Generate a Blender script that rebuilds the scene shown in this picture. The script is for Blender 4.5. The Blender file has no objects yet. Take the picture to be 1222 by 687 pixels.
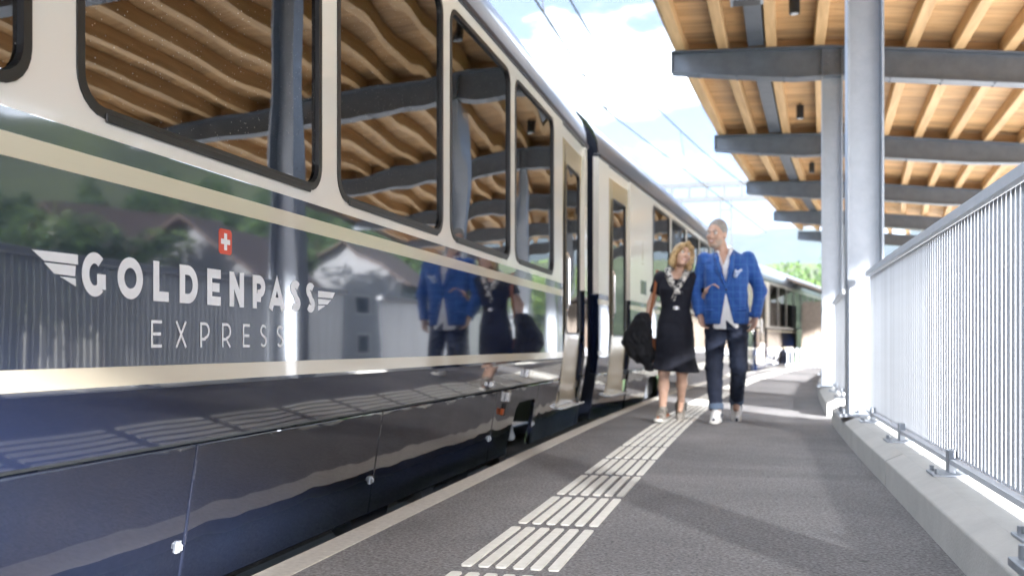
import bpy, bmesh, math, random
import numpy as np
from mathutils import Vector, Matrix, noise as mnoise
random.seed(7); np.random.seed(7)
R = math.radians
sc = bpy.context.scene
COL = sc.collection

# ------------------------------------------------------------------ camera
cam_d = bpy.data.cameras.new('camera'); cam = bpy.data.objects.new('camera', cam_d); COL.objects.link(cam)
cam.location = (0, 0, 0.70); cam.rotation_euler = (R(90), 0, R(14.13))
cam_d.sensor_width = 36; cam_d.lens = 34.17; cam_d.shift_y = 0.056
cam_d.clip_start = 0.05; cam_d.clip_end = 20000
cam_d.dof.use_dof = True; cam_d.dof.focus_distance = 3.1; cam_d.dof.aperture_fstop = 3.0; cam_d.dof.aperture_blades = 0
sc.camera = cam

# ------------------------------------------------------------------ light
CLOUD_L = 20; SUN_AZ = R(149.3); SUN_EL = R(15)          # clockwise from +Y
tosun = Vector((math.sin(SUN_AZ)*math.cos(SUN_EL), math.cos(SUN_AZ)*math.cos(SUN_EL), math.sin(SUN_EL)))
sun_d = bpy.data.lights.new('sun', 'SUN'); sun_d.energy = 2.5; sun_d.angle = R(2.2); sun_d.color = (1.0, 0.985, 0.965)
sun = bpy.data.objects.new('sun', sun_d); COL.objects.link(sun)
sun.rotation_euler = tosun.to_track_quat('Z', 'Y').to_euler()
W = bpy.data.worlds.new('World'); sc.world = W; W.use_nodes = True
nt = W.node_tree; nt.nodes.clear()
def wn(t): return nt.nodes.new(t)
o_ = wn('ShaderNodeOutputWorld'); bg = wn('ShaderNodeBackground'); sky = wn('ShaderNodeTexSky')
sky.sky_type = 'NISHITA'; sky.sun_disc = False; sky.sun_elevation = SUN_EL; sky.sun_rotation = SUN_AZ
sky.air_density = 0.085; sky.dust_density = 0.3; sky.ozone_density = 0.6
# bright broken cloud: the usual cloudy-sky luminance (1 + 2 sin(elevation)) / 3, broken by noise that lets the clear sky through
tc = wn('ShaderNodeTexCoord'); mp = wn('ShaderNodeMapping'); mp.inputs['Scale'].default_value = (1.1, 1.1, 3.2); mp.inputs['Location'].default_value = (4, 6, .4)
nz = wn('ShaderNodeTexNoise'); nz.inputs['Scale'].default_value = 2.6; nz.inputs['Detail'].default_value = 7; nz.inputs['Roughness'].default_value = .55
cr = wn('ShaderNodeValToRGB'); cr.color_ramp.elements[0].position = .44; cr.color_ramp.elements[1].position = .68
cr.color_ramp.elements[0].color = (.03,)*3+(1,); cr.color_ramp.elements[1].color = (1,)*3+(1,)
sx = wn('ShaderNodeSeparateXYZ'); ma = wn('ShaderNodeMath'); ma.operation = 'MULTIPLY_ADD'; ma.use_clamp = False; ma.inputs[1].default_value = 2*CLOUD_L/3; ma.inputs[2].default_value = CLOUD_L/3
cc = wn('ShaderNodeVectorMath'); cc.operation = 'SCALE'; cc.inputs[0].default_value = (.92, 1.0, 1.10)
mx = wn('ShaderNodeMix'); mx.data_type = 'RGBA'
L_ = nt.links.new
L_(tc.outputs['Generated'], mp.inputs['Vector']); L_(mp.outputs[0], nz.inputs['Vector']); L_(nz.outputs['Fac'], cr.inputs[0])
L_(tc.outputs['Generated'], sx.inputs[0]); mz = wn('ShaderNodeMath'); mz.operation = 'MAXIMUM'; mz.inputs[1].default_value = 0; L_(sx.outputs['Z'], mz.inputs[0]); L_(mz.outputs[0], ma.inputs[0]); L_(ma.outputs[0], cc.inputs['Scale'])
L_(cr.outputs[0], mx.inputs[0]); L_(sky.outputs[0], mx.inputs[6]); L_(cc.outputs[0], mx.inputs[7]); L_(mx.outputs[2], bg.inputs[0]); bg.inputs[1].default_value = .05
L_(bg.outputs[0], o_.inputs[0])
sc.view_settings.view_transform = 'Standard'; sc.view_settings.look = 'None'
sc.view_settings.gamma = 1; sc.view_settings.use_curve_mapping = False; sc.view_settings.exposure = 4.12
sc.render.engine = 'CYCLES'
cy = sc.cycles; cy.use_denoising = True; cy.max_bounces = 9; cy.diffuse_bounces = 4; cy.glossy_bounces = 5
cy.transparent_max_bounces = 12; cy.transmission_bounces = 6; cy.volume_bounces = 0; cy.caustics_reflective = False; cy.caustics_refractive = False
cy.sample_clamp_indirect = 6; cy.blur_glossy = .2

# ------------------------------------------------------------------ materials
MATS = {}
def mat(name, col, rough=.6, metal=0, spec=.5, ior=1.5, coat=0, var=None, bump=None, col2=None, rnd=0, sheen=0):
    """var=(scale, contrast) colour noise towards col2; bump=(scale, distance); rnd = per-object brightness spread."""
    m = bpy.data.materials.new(name); m.use_nodes = True; t = m.node_tree; b = t.nodes['Principled BSDF']
    b.inputs['Roughness'].default_value = rough; b.inputs['Metallic'].default_value = metal; b.inputs['IOR'].default_value = ior
    b.inputs['Specular IOR Level'].default_value = spec
    b.inputs['Coat Weight'].default_value = coat; b.inputs['Coat Roughness'].default_value = .02
    if sheen: b.inputs['Sheen Weight'].default_value = sheen
    b.inputs['Base Color'].default_value = (*col, 1); src = None
    tcn = t.nodes.new('ShaderNodeTexCoord')
    if var:
        n = t.nodes.new('ShaderNodeTexNoise'); n.inputs['Scale'].default_value = var[0]; n.inputs['Detail'].default_value = 8; n.inputs['Roughness'].default_value = .65
        t.links.new(tcn.outputs['Object'], n.inputs['Vector'])
        r = t.nodes.new('ShaderNodeValToRGB'); r.color_ramp.elements[0].position = .5-var[1]; r.color_ramp.elements[1].position = .5+var[1]
        c2 = col2 or tuple(c*.6 for c in col)
        r.color_ramp.elements[0].color = (*c2, 1); r.color_ramp.elements[1].color = (*col, 1)
        t.links.new(n.outputs['Fac'], r.inputs[0]); src = r.outputs[0]
    if rnd:
        oi = t.nodes.new('ShaderNodeObjectInfo'); mr = t.nodes.new('ShaderNodeMapRange')
        mr.inputs['To Min'].default_value = 1-rnd; mr.inputs['To Max'].default_value = 1+rnd
        t.links.new(oi.outputs['Random'], mr.inputs['Value'])
        hs = t.nodes.new('ShaderNodeHueSaturation'); t.links.new(mr.outputs[0], hs.inputs['Value'])
        if src: t.links.new(src, hs.inputs['Color'])
        else: hs.inputs['Color'].default_value = (*col, 1)
        src = hs.outputs[0]
    if src: t.links.new(src, b.inputs['Base Color'])
    if bump:
        n2 = t.nodes.new('ShaderNodeTexNoise'); n2.inputs['Scale'].default_value = bump[0]; n2.inputs['Detail'].default_value = bump[2] if len(bump) > 2 else 4
        t.links.new(tcn.outputs['Object'], n2.inputs['Vector'])
        bn = t.nodes.new('ShaderNodeBump'); bn.inputs['Distance'].default_value = bump[1]; bn.inputs['Strength'].default_value = 1
        t.links.new(n2.outputs['Fac'], bn.inputs['Height']); t.links.new(bn.outputs[0], b.inputs['Normal'])
        if coat: t.links.new(bn.outputs[0], b.inputs['Coat Normal'])
    MATS[name] = m; return m

mat('navy', (.008, .014, .040), .05, ior=1.85, coat=.6, bump=(1.6, .0022, 1))
mat('navy_skirt', (.008, .013, .030), .05, ior=1.9, coat=.6, var=(2.2, .35), col2=(.013, .014, .022), bump=(2.6, .0075, 1))
mat('navy_dull', (.006, .009, .02), .35)
mat('cream', (.80, .775, .72), .16, ior=1.5, coat=.35, bump=(1.8, .0014, 1))
mat('gold_cream', (.68, .61, .47), .14, ior=1.5, coat=.4, bump=(1.6, .0014, 1))
mat('door_gold', (.50, .41, .26), .2, coat=.4, bump=(1.8, .001, 1))
mat('rubber', (.012, .012, .013), .38, bump=(300, .0003))
mat('black_metal', (.018, .018, .02), .4)
mat('roof_grey', (.16, .19, .25), .28, metal=.3, coat=.3, bump=(2.2, .001, 1))
mat('white_vinyl', (.85, .86, .88), .3, coat=.2)
mat('swiss_red', (.72, .07, .03), .3, coat=.2)
mat('galv', (.38, .41, .46), .42, metal=.5, var=(9, .25), col2=(.31, .345, .39), bump=(60, .0006))
mat('galv_dark', (.175, .19, .22), .42, metal=.6, var=(5, .25), col2=(.115, .13, .155), bump=(40, .0006))
mat('rail_steel', (.62, .65, .70), .45, metal=.05, var=(14, .3), col2=(.54, .57, .62), rnd=.10)
mat('concrete', (.56, .55, .53), .85, var=(4, .22), col2=(.45, .445, .43), bump=(90, .002))
mat('white_paint', (.66, .64, .59), .7, var=(40, .25), col2=(.46, .44, .41), bump=(160, .001))
mat('tactile', (.86, .85, .80), .6, var=(22, .22), col2=(.70, .69, .64), bump=(200, .0008), rnd=.05)
mat('ballast', (.12, .095, .075), .95, var=(30, .2), col2=(.05, .04, .032), bump=(25, .03))
mat('grass', (.085, .13, .030), .95, var=(.6, .3), col2=(.05, .085, .02), bump=(4, .05))
mat('meadow', (.060, .078, .024), .95, var=(.05, .25), col2=(.028, .042, .013))
mat('street', (.58, .575, .56), .9, var=(.8, .3), col2=(.48, .475, .465))
mat('plaster', (.50, .49, .46), .85, var=(1.5, .3), col2=(.34, .33, .31))
mat('grey_plaster', (.24, .245, .26), .85, var=(1.5, .3), col2=(.18, .185, .20))
mat('roof_tile', (.085, .058, .05), .8, var=(3, .3), col2=(.05, .036, .033))
mat('dark_timber', (.13, .085, .06), .8, var=(6, .3), col2=(.07, .045, .035))
mat('weathered_wood', (.24, .20, .165), .85, var=(8, .3), col2=(.14, .115, .095), rnd=.12)
mat('mast_paint', (.035, .042, .052), .6, var=(5, .3))
mat('hut_roof', (.34, .29, .26), .8, var=(3, .3), col2=(.24, .20, .18))
mat('pane', (.03, .04, .05), .06)
mat('bark', (.07, .05, .035), .9, var=(12, .3))
for i, c in enumerate([(.055, .10, .022), (.085, .135, .03), (.035, .07, .02)]):
    mat('leaf%d' % i, c, .55, var=(1.5, .3), col2=tuple(x*.6 for x in c))
mat('skin', (.70, .47, .36), .5, var=(25, .3), col2=(.55, .33, .235))
mat('skin_tan', (.64, .42, .32), .5, var=(25, .3), col2=(.47, .27, .19))
mat('lips', (.42, .12, .10), .4)
mat('teeth', (.8, .78, .72), .3)
mat('eye_white', (.75, .74, .72), .2)
mat('iris', (.03, .025, .02), .2)
mat('blonde', (.60, .43, .21), .45, var=(28, .16), col2=(.24, .14, .055), bump=(70, .006))
mat('grey_hair', (.38, .36, .34), .6, var=(40, .2), col2=(.17, .16, .15), bump=(90, .004))
mat('stubble', (.52, .41, .34), .7, var=(120, .2), col2=(.40, .28, .21))
mat('dress', (.007, .009, .020), .85, var=(6, .3), col2=(.004, .005, .012), bump=(300, .0006))
mat('coat_cloth', (.006, .007, .011), .8, bump=(14, .012))
mat('denim', (.012, .020, .046), .85, var=(9, .25), col2=(.007, .011, .027), bump=(18, .010))
mat('denim_cuff', (.10, .14, .21), .85, bump=(300, .001))
mat('shirt', (.88, .88, .89), .8, bump=(14, .008))
mat('scarf', (.72, .69, .64), .7, var=(26, .05), col2=(.02, .022, .03), bump=(30, .006))
mat('pocket_blue', (.30, .45, .75), .7, var=(60, .1), col2=(.7, .75, .85))
mat('leather_brown', (.28, .09, .028), .45)
mat('sneaker_white', (.78, .78, .77), .5, bump=(60, .002))
mat('sneaker_grey', (.45, .42, .38), .6, var=(26, .12), col2=(.10, .09, .08))
mat('sole', (.75, .74, .71), .6)
mat('metal_shine', (.75, .75, .76), .25, metal=.9)
mat('seat_cloth', (.05, .06, .09), .9)
mat('interior', (.20, .18, .15), .7)
mat('rock', (.034, .046, .050), .95, var=(.006, .2), col2=(.015, .022, .024))
mat('red_paint', (.5, .03, .02), .4)
mat('orange_paint', (.6, .12, .02), .4)

def jacket_mat():
    m = mat('jacket', (.014, .088, .36), .75, bump=(20, .008), sheen=.15)
    t = m.node_tree; b = t.nodes['Principled BSDF']; tcn = t.nodes.new('ShaderNodeTexCoord'); sp = t.nodes.new('ShaderNodeSeparateXYZ')
    t.links.new(tcn.outputs['Object'], sp.inputs[0]); fac = None
    for ax in ('X', 'Z'):
        a = t.nodes.new('ShaderNodeMath'); a.operation = 'MULTIPLY'; a.inputs[1].default_value = 1/.062; t.links.new(sp.outputs[ax], a.inputs[0])
        f = t.nodes.new('ShaderNodeMath'); f.operation = 'FRACT'; t.links.new(a.outputs[0], f.inputs[0])
        c = t.nodes.new('ShaderNodeMath'); c.operation = 'LESS_THAN'; c.inputs[1].default_value = .09; t.links.new(f.outputs[0], c.inputs[0])
        if fac is None: fac = c
        else:
            mm = t.nodes.new('ShaderNodeMath'); mm.operation = 'MAXIMUM'; t.links.new(fac.outputs[0], mm.inputs[0]); t.links.new(c.outputs[0], mm.inputs[1]); fac = mm
    mxn = t.nodes.new('ShaderNodeMix'); mxn.data_type = 'RGBA'; mxn.inputs[6].default_value = (.012, .080, .33, 1); mxn.inputs[7].default_value = (.04, .15, .42, 1)
    t.links.new(fac.outputs[0], mxn.inputs[0]); t.links.new(mxn.outputs[2], b.inputs['Base Color'])
jacket_mat()

def wood_mat(name, c1, c2, axis, rnd=.1):
    m = bpy.data.materials.new(name); m.use_nodes = True; t = m.node_tree; b = t.nodes['Principled BSDF']; b.inputs['Roughness'].default_value = .6
    tcn = t.nodes.new('ShaderNodeTexCoord'); mpn = t.nodes.new('ShaderNodeMapping')
    oi = t.nodes.new('ShaderNodeObjectInfo'); ad = t.nodes.new('ShaderNodeVectorMath'); ad.operation = 'ADD'
    cb = t.nodes.new('ShaderNodeMath'); cb.operation = 'MULTIPLY'; cb.inputs[1].default_value = 37; t.links.new(oi.outputs['Random'], cb.inputs[0])
    s = [14, 14, 14]; s[axis] = .9; mpn.inputs['Scale'].default_value = s
    t.links.new(tcn.outputs['Object'], ad.inputs[0]); t.links.new(cb.outputs[0], ad.inputs[1]); t.links.new(ad.outputs[0], mpn.inputs['Vector'])
    n = t.nodes.new('ShaderNodeTexNoise'); n.inputs['Scale'].default_value = 1; n.inputs['Detail'].default_value = 7; n.inputs['Distortion'].default_value = .6
    t.links.new(mpn.outputs[0], n.inputs['Vector'])
    r = t.nodes.new('ShaderNodeValToRGB'); r.color_ramp.elements[0].position = .35; r.color_ramp.elements[1].position = .65
    r.color_ramp.elements[0].color = (*c2, 1); r.color_ramp.elements[1].color = (*c1, 1); t.links.new(n.outputs['Fac'], r.inputs[0])
    mr = t.nodes.new('ShaderNodeMapRange'); mr.inputs['To Min'].default_value = 1-rnd; mr.inputs['To Max'].default_value = 1+rnd; t.links.new(oi.outputs['Random'], mr.inputs['Value'])
    hs = t.nodes.new('ShaderNodeHueSaturation'); t.links.new(mr.outputs[0], hs.inputs['Value']); t.links.new(r.outputs[0], hs.inputs['Color'])
    t.links.new(hs.outputs[0], b.inputs['Base Color']); MATS[name] = m
wood_mat('wood_purlin', (.62, .395, .195), (.47, .285, .13), 1)
wood_mat('wood_board', (.60, .375, .18), (.44, .26, .115), 0, .2)

def asphalt_mat():
    m = bpy.data.materials.new('asphalt'); m.use_nodes = True; t = m.node_tree; b = t.nodes['Principled BSDF']; b.inputs['Roughness'].default_value = .82
    tcn = t.nodes.new('ShaderNodeTexCoord')
    big = t.nodes.new('ShaderNodeTexNoise'); big.inputs['Scale'].default_value = .9; big.inputs['Detail'].default_value = 5
    fine = t.nodes.new('ShaderNodeTexVoronoi'); fine.inputs['Scale'].default_value = 150
    f2 = t.nodes.new('ShaderNodeTexNoise'); f2.inputs['Scale'].default_value = 75; f2.inputs['Detail'].default_value = 4
    for n in (big, fine, f2): t.links.new(tcn.outputs['Object'], n.inputs['Vector'])
    r = t.nodes.new('ShaderNodeValToRGB'); r.color_ramp.elements[0].color = (.128, .128, .136, 1); r.color_ramp.elements[1].color = (.172, .171, .178, 1)
    r.color_ramp.elements[0].position = .3; r.color_ramp.elements[1].position = .7; t.links.new(big.outputs['Fac'], r.inputs[0])
    r2 = t.nodes.new('ShaderNodeValToRGB'); r2.color_ramp.elements[0].color = (.45, .45, .45, 1); r2.color_ramp.elements[1].color = (1.45, 1.42, 1.4, 1)
    r2.color_ramp.elements[0].position = .3; r2.color_ramp.elements[1].position = .7; t.links.new(f2.outputs['Fac'], r2.inputs[0])
    hs = t.nodes.new('ShaderNodeHueSaturation'); t.links.new(fine.outputs['Color'], hs.inputs['Color']); hs.inputs['Saturation'].default_value = 0
    m1 = t.nodes.new('ShaderNodeMix'); m1.data_type = 'RGBA'; m1.blend_type = 'MULTIPLY'; m1.inputs[0].default_value = .8
    t.links.new(r.outputs[0], m1.inputs[6]); t.links.new(r2.outputs[0], m1.inputs[7])
    m2 = t.nodes.new('ShaderNodeMix'); m2.data_type = 'RGBA'; m2.blend_type = 'SOFT_LIGHT'; m2.inputs[0].default_value = .6
    t.links.new(m1.outputs[2], m2.inputs[6]); t.links.new(hs.outputs[0], m2.inputs[7])
    sp_ = t.nodes.new('ShaderNodeTexVoronoi'); sp_.inputs['Scale'].default_value = 3.3; t.links.new(tcn.outputs['Object'], sp_.inputs['Vector'])
    rs_ = t.nodes.new('ShaderNodeValToRGB'); rs_.color_ramp.elements[0].position = .035; rs_.color_ramp.elements[1].position = .06; rs_.color_ramp.elements[0].color = (.55, .55, .55, 1); rs_.color_ramp.elements[1].color = (1, 1, 1, 1); t.links.new(sp_.outputs['Distance'], rs_.inputs[0])
    wn_ = t.nodes.new('ShaderNodeTexNoise'); wn_.inputs['Scale'].default_value = .45; wn_.inputs['Detail'].default_value = 9; wn_.inputs['Roughness'].default_value = .7; wn_.inputs['Distortion'].default_value = 1.2; t.links.new(tcn.outputs['Object'], wn_.inputs['Vector'])
    rw_ = t.nodes.new('ShaderNodeValToRGB'); rw_.color_ramp.elements[0].position = .40; rw_.color_ramp.elements[1].position = .62; rw_.color_ramp.elements[0].color = (.80, .80, .81, 1); rw_.color_ramp.elements[1].color = (1.12, 1.11, 1.10, 1); t.links.new(wn_.outputs['Fac'], rw_.inputs[0])
    m3 = t.nodes.new('ShaderNodeMix'); m3.data_type = 'RGBA'; m3.blend_type = 'MULTIPLY'; m3.inputs[0].default_value = 1; t.links.new(m2.outputs[2], m3.inputs[6]); t.links.new(rs_.outputs[0], m3.inputs[7])
    m4 = t.nodes.new('ShaderNodeMix'); m4.data_type = 'RGBA'; m4.blend_type = 'MULTIPLY'; m4.inputs[0].default_value = 1; t.links.new(m3.outputs[2], m4.inputs[6]); t.links.new(rw_.outputs[0], m4.inputs[7])
    t.links.new(m4.outputs[2], b.inputs['Base Color'])
    bn = t.nodes.new('ShaderNodeBump'); bn.inputs['Distance'].default_value = .003; bn.inputs['Strength'].default_value = .8
    t.links.new(f2.outputs['Fac'], bn.inputs['Height']); t.links.new(bn.outputs[0], b.inputs['Normal']); MATS['asphalt'] = m
asphalt_mat()

def glass_mat(name, tint, ior, wave):
    m = bpy.data.materials.new(name); m.use_nodes = True; t = m.node_tree; t.nodes.clear()
    out = t.nodes.new('ShaderNodeOutputMaterial'); mxs = t.nodes.new('ShaderNodeMixShader'); fr = t.nodes.new('ShaderNodeFresnel'); fr.inputs['IOR'].default_value = ior
    tr = t.nodes.new('ShaderNodeBsdfTransparent'); tr.inputs[0].default_value = (*tint, 1)
    gl = t.nodes.new('ShaderNodeBsdfGlossy'); gl.inputs['Roughness'].default_value = .012; gl.inputs['Color'].default_value = (.95, .97, 1, 1)
    tcn = t.nodes.new('ShaderNodeTexCoord'); n = t.nodes.new('ShaderNodeTexNoise'); n.inputs['Scale'].default_value = 1.5; n.inputs['Detail'].default_value = .5
    t.links.new(tcn.outputs['Object'], n.inputs['Vector']); bn = t.nodes.new('ShaderNodeBump'); bn.inputs['Distance'].default_value = wave; bn.inputs['Strength'].default_value = 1
    t.links.new(n.outputs['Fac'], bn.inputs['Height']); t.links.new(bn.outputs[0], gl.inputs['Normal'])
    # dust specks: tiny pale spots lying on the glass
    vo = t.nodes.new('ShaderNodeTexVoronoi'); vo.inputs['Scale'].default_value = 55; vo.inputs['Randomness'].default_value = 1; t.links.new(tcn.outputs['Object'], vo.inputs['Vector'])
    lt = t.nodes.new('ShaderNodeMath'); lt.operation = 'LESS_THAN'; lt.inputs[1].default_value = .115; t.links.new(vo.outputs['Distance'], lt.inputs[0])
    mu = t.nodes.new('ShaderNodeMath'); mu.operation = 'MULTIPLY'; mu.inputs[1].default_value = .30; t.links.new(lt.outputs[0], mu.inputs[0])
    df = t.nodes.new('ShaderNodeBsdfDiffuse'); df.inputs[0].default_value = (.6, .6, .6, 1); m2 = t.nodes.new('ShaderNodeMixShader')
    t.links.new(fr.outputs[0], mxs.inputs[0]); t.links.new(tr.outputs[0], mxs.inputs[1]); t.links.new(gl.outputs[0], mxs.inputs[2])
    t.links.new(mu.outputs[0], m2.inputs[0]); t.links.new(mxs.outputs[0], m2.inputs[1]); t.links.new(df.outputs[0], m2.inputs[2])
    t.links.new(m2.outputs[0], out.inputs[0]); MATS[name] = m
glass_mat('bright_glass', (.6, .64, .66), 3.2, .004)
glass_mat('coach_glass', (.30, .33, .34), 2.4, .0055)

# ------------------------------------------------------------------ object helpers
def link(o, parent=None):
    COL.objects.link(o)
    if parent is not None: o.parent = parent
    return o
def tag(o, label=None, cat=None, group=None, kind=None):
    for k, v in (('label', label), ('category', cat), ('group', group), ('kind', kind)):
        if v: o[k] = v
    return o
def empty(name, loc=(0, 0, 0), rz=0):
    o = bpy.data.objects.new(name, None); o.location = loc; o.rotation_euler = (0, 0, rz); o.empty_display_size = .2
    return link(o)
class MB:
    def __init__(s): s.v = []; s.f = []; s.m = []
    def add(s, vs, fs, mi=0):
        n = len(s.v); s.v += [tuple(v) for v in vs]; s.f += [tuple(i+n for i in f) for f in fs]; s.m += [mi]*len(fs); return s
    def box(s, x0, x1, y0, y1, z0, z1, mi=0):
        return s.add([(x0,y0,z0),(x1,y0,z0),(x1,y1,z0),(x0,y1,z0),(x0,y0,z1),(x1,y0,z1),(x1,y1,z1),(x0,y1,z1)],
                     [(0,3,2,1),(4,5,6,7),(0,1,5,4),(1,2,6,5),(2,3,7,6),(3,0,4,7)], mi)
    def prism(s, poly, axis, a0, a1, mi=0):
        """poly: 2D points; extruded along axis from a0 to a1."""
        n = len(poly)
        def p(q, a):
            return {0: (a, q[0], q[1]), 1: (q[0], a, q[1]), 2: (q[0], q[1], a)}[axis]
        vs = [p(q, a0) for q in poly]+[p(q, a1) for q in poly]
        fs = [tuple(range(n-1, -1, -1)), tuple(range(n, 2*n))]+[(i, (i+1) % n, n+(i+1) % n, n+i) for i in range(n)]
        return s.add(vs, fs, mi)
    def tube(s, pts, rad, n=8, mi=0, caps=True):
        pts = [Vector(p) for p in pts]; rs = rad if isinstance(rad, (list, tuple)) else [rad]*len(pts)
        rings = []; up = Vector((0, 0, 1))
        for i, p in enumerate(pts):
            d = (pts[min(i+1, len(pts)-1)]-pts[max(i-1, 0)]).normalized()
            a = d.cross(up if abs(d.z) < .95 else Vector((1, 0, 0))).normalized(); b = d.cross(a).normalized()
            rings.append([p+(a*math.cos(2*math.pi*k/n)+b*math.sin(2*math.pi*k/n))*rs[i] for k in range(n)])
        vs = [q for r in rings for q in r]; fs = []
        for i in range(len(rings)-1):
            for k in range(n): fs.append((i*n+k, i*n+(k+1) % n, (i+1)*n+(k+1) % n, (i+1)*n+k))
        if caps: fs += [tuple(range(n-1, -1, -1)), tuple((len(rings)-1)*n+k for k in range(n))]
        return s.add(vs, fs, mi)
    def mesh(s, name, mats, smooth=False, bevel=0, seg=2, recalc=True):
        me = bpy.data.meshes.new(name); me.from_pydata(s.v, [], s.f)
        for m in (mats if isinstance(mats, (list, tuple)) else [mats]): me.materials.append(MATS[m])
        me.polygons.foreach_set('material_index', s.m)
        bm = bmesh.new(); bm.from_mesh(me)
        if recalc: bmesh.ops.recalc_face_normals(bm, faces=bm.faces)
        if bevel:
            ed = [e for e in bm.edges if len(e.link_faces) == 2 and e.calc_face_angle(0) > .6]
            bmesh.ops.bevel(bm, geom=ed, offset=bevel, segments=seg, affect='EDGES', profile=.5)
        bm.to_mesh(me); bm.free()
        if smooth: me.polygons.foreach_set('use_smooth', [True]*len(me.polygons))
        me.update(); return me
    def build(s, name, mats, parent=None, **k):
        return link(bpy.data.objects.new(name, s.mesh(name, mats, **k)), parent)
def inst(name, me, parent=None, loc=(0, 0, 0), rz=0):
    o = bpy.data.objects.new(name, me); o.location = loc; o.rotation_euler = (0, 0, rz); return link(o, parent)

# the line of track and platform bends to the right beyond Y = 6 m (radius about 157 m)
KC = .00319
def curv(y): return KC*(y-6)**2 if y > 6 else 0.
def head(y): return -math.atan(2*KC*(y-6)) if y > 6 else 0.
def strip(mb, prof, ys, mi=0, close=True):
    """sweep a closed (x,z) profile along the platform line"""
    n = len(prof); vs = []; fs = []
    for y in ys: vs += [(p[0]+curv(y), y, p[1]) for p in prof]
    for i in range(len(ys)-1):
        for k in range(n if close else n-1):
            fs.append((i*n+k, i*n+(k+1) % n, (i+1)*n+(k+1) % n, (i+1)*n+k))
    if close: fs += [tuple(range(n-1, -1, -1)), tuple((len(ys)-1)*n+k for k in range(n))]
    return mb.add(vs, fs, mi)
def frange(a, b, st):
    n = max(1, int(round((b-a)/st))); return [a+(b-a)*i/n for i in range(n+1)]

# ================================================================== SETTING
ground = MB().add([(-5000, -5000, -.80), (5000, -5000, -.80), (5000, 5000, -.80), (-5000, 5000, -.80)], [(0, 1, 2, 3)]).build('ground', 'grass'); tag(ground, kind='structure')
bed = MB(); strip(bed, [(-5.2, -.79), (-4.7, -.55), (-1.5, -.55), (-1.5, -.79)], frange(-14, 62, 2)); tag(bed.build('track_bed', 'ballast'), kind='structure')
rb = MB()
for xr in (-3.43, -2.43): strip(rb, [(xr-.035, -.55), (xr+.035, -.55), (xr+.035, -.42), (xr-.035, -.42)], frange(-14, 62, 2))
tag(rb.build('track_rails', 'galv_dark'), kind='structure')
pf = MB(); strip(pf, [(-1.48, -.79), (-1.48, 0), (1.05, 0), (1.05, -.79)], frange(-13, 34, 1)); platform = pf.build('platform', 'asphalt'); tag(platform, kind='structure')
sl = MB(); strip(sl, [(-1.483, .004), (-1.375, .004), (-1.375, -.05), (-1.483, -.05)], frange(-13, 34, 1)); sl.build('edge_line', 'white_paint', platform)
st = MB(); strip(st, [(1.06, -.795), (1.06, -.785), (19, -.785), (19, -.795)], frange(-30, 62, 4)); tag(st.build('street', 'street'), kind='structure')
# tactile guidance strip: 6 raised bars in rows 0.755 m apart
tb = MB(); a, b_, h = .0175, .338, .006
pl = [(-a+.006, -b_), (a-.006, -b_), (a, -b_+.008), (a, b_-.008), (a-.006, b_), (-a+.006, b_), (-a, b_-.008), (-a, -b_+.008)]
tb.prism(pl, 2, -.002, h); tmesh = tb.mesh('tactile_bar', 'tactile')
row = -1.30
while row < 31:
    for k in range(6):
        inst('tactile_bar', tmesh, platform, (-.895+k*.0565+curv(row), row, 0), head(row))
    row += .765
# concrete kerb: two lengths with a gap
kerb = empty('kerb'); tag(kerb, 'long pale concrete kerb with a chamfered edge under the steel railing', 'kerb', kind='structure')
kp = [(.62, -.02), (.62, .128), (.70, .166), (1.02, .166), (1.02, -.02)]
for y0, y1 in ((-11.0, -7.0), (-6.99, -2.95), (-2.94, 1.09), (1.10, 5.122), (5.146, 9.15), (10.05, 14.2), (14.21, 18.4), (18.41, 22.6), (22.61, 26.8), (26.81, 31)):
    k_ = MB(); strip(k_, kp, frange(y0, y1, 1)); k_.build('kerb_block', 'concrete', kerb, bevel=.006)

# ------------------------------------------------------------------ railing sections
fin = MB(); fin.box(-.0018, .0018, -.025, .025, .235, 1.205); fin_me = fin.mesh('fin', 'rail_steel', bevel=.0015, seg=1)
pst = MB(); pst.box(-.016, .016, -.03, .03, .172, .27); pst_me = pst.mesh('post', 'galv', bevel=.003, seg=1)
bpl = MB(); bpl.box(-.075, .06, -.085, .085, .166, .176)
for yy in (-.06, .06): bpl.tube([(-.055, yy, .17), (-.055, yy, .197)], .010, 6)
bpl_me = bpl.mesh('base_plate', 'galv', bevel=.0015, seg=1)
def railing(y0, y1, label, pitch=.10):
    r = empty('railing', (0.80+curv(y0), y0, 0)); tag(r, label, 'railing', 'steel fin railings along the kerb')
    ox, oy = r.location.x, r.location.y
    ys = frange(y0, y1, .5)
    def bar(name, prof, m):
        b = MB(); strip(b, [(p[0]+.80-ox, p[1]) for p in prof], ys); b.v = [(v[0], v[1]-oy, v[2]) for v in b.v]; b.build(name, m, r)
    bar('top_rail', [(-.03, 1.208), (.03, 1.208), (.03, 1.245), (.018, 1.252), (-.018, 1.252), (-.03, 1.245)], 'rail_steel')
    bar('bottom_rail', [(-.03, .212), (.03, .212), (.03, .232), (-.03, .232)], 'rail_steel')
    bar('toe_rail', [(.045, .20), (.052, .20), (.052, .27), (.045, .27)], 'rail_steel')
    y = y0+.03
    while y < y1-.02:
        inst('fin', fin_me, r, (.80+curv(y)-ox, y-oy, 0), head(y)); y += pitch
    y = y0+(1.21 if y1-y0 > 8 else .25)
    while y < y1:
        x = .78+curv(y)-ox
        p = inst('post', pst_me, r, (x, y-oy, 0), head(y)); inst('base_plate', bpl_me, p, (-.01, 0, 0), 0); y += 1.42
railing(-2.55, 7.62, 'long bright galvanised fin railing in the right foreground, nearest the camera', .06)
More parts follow.
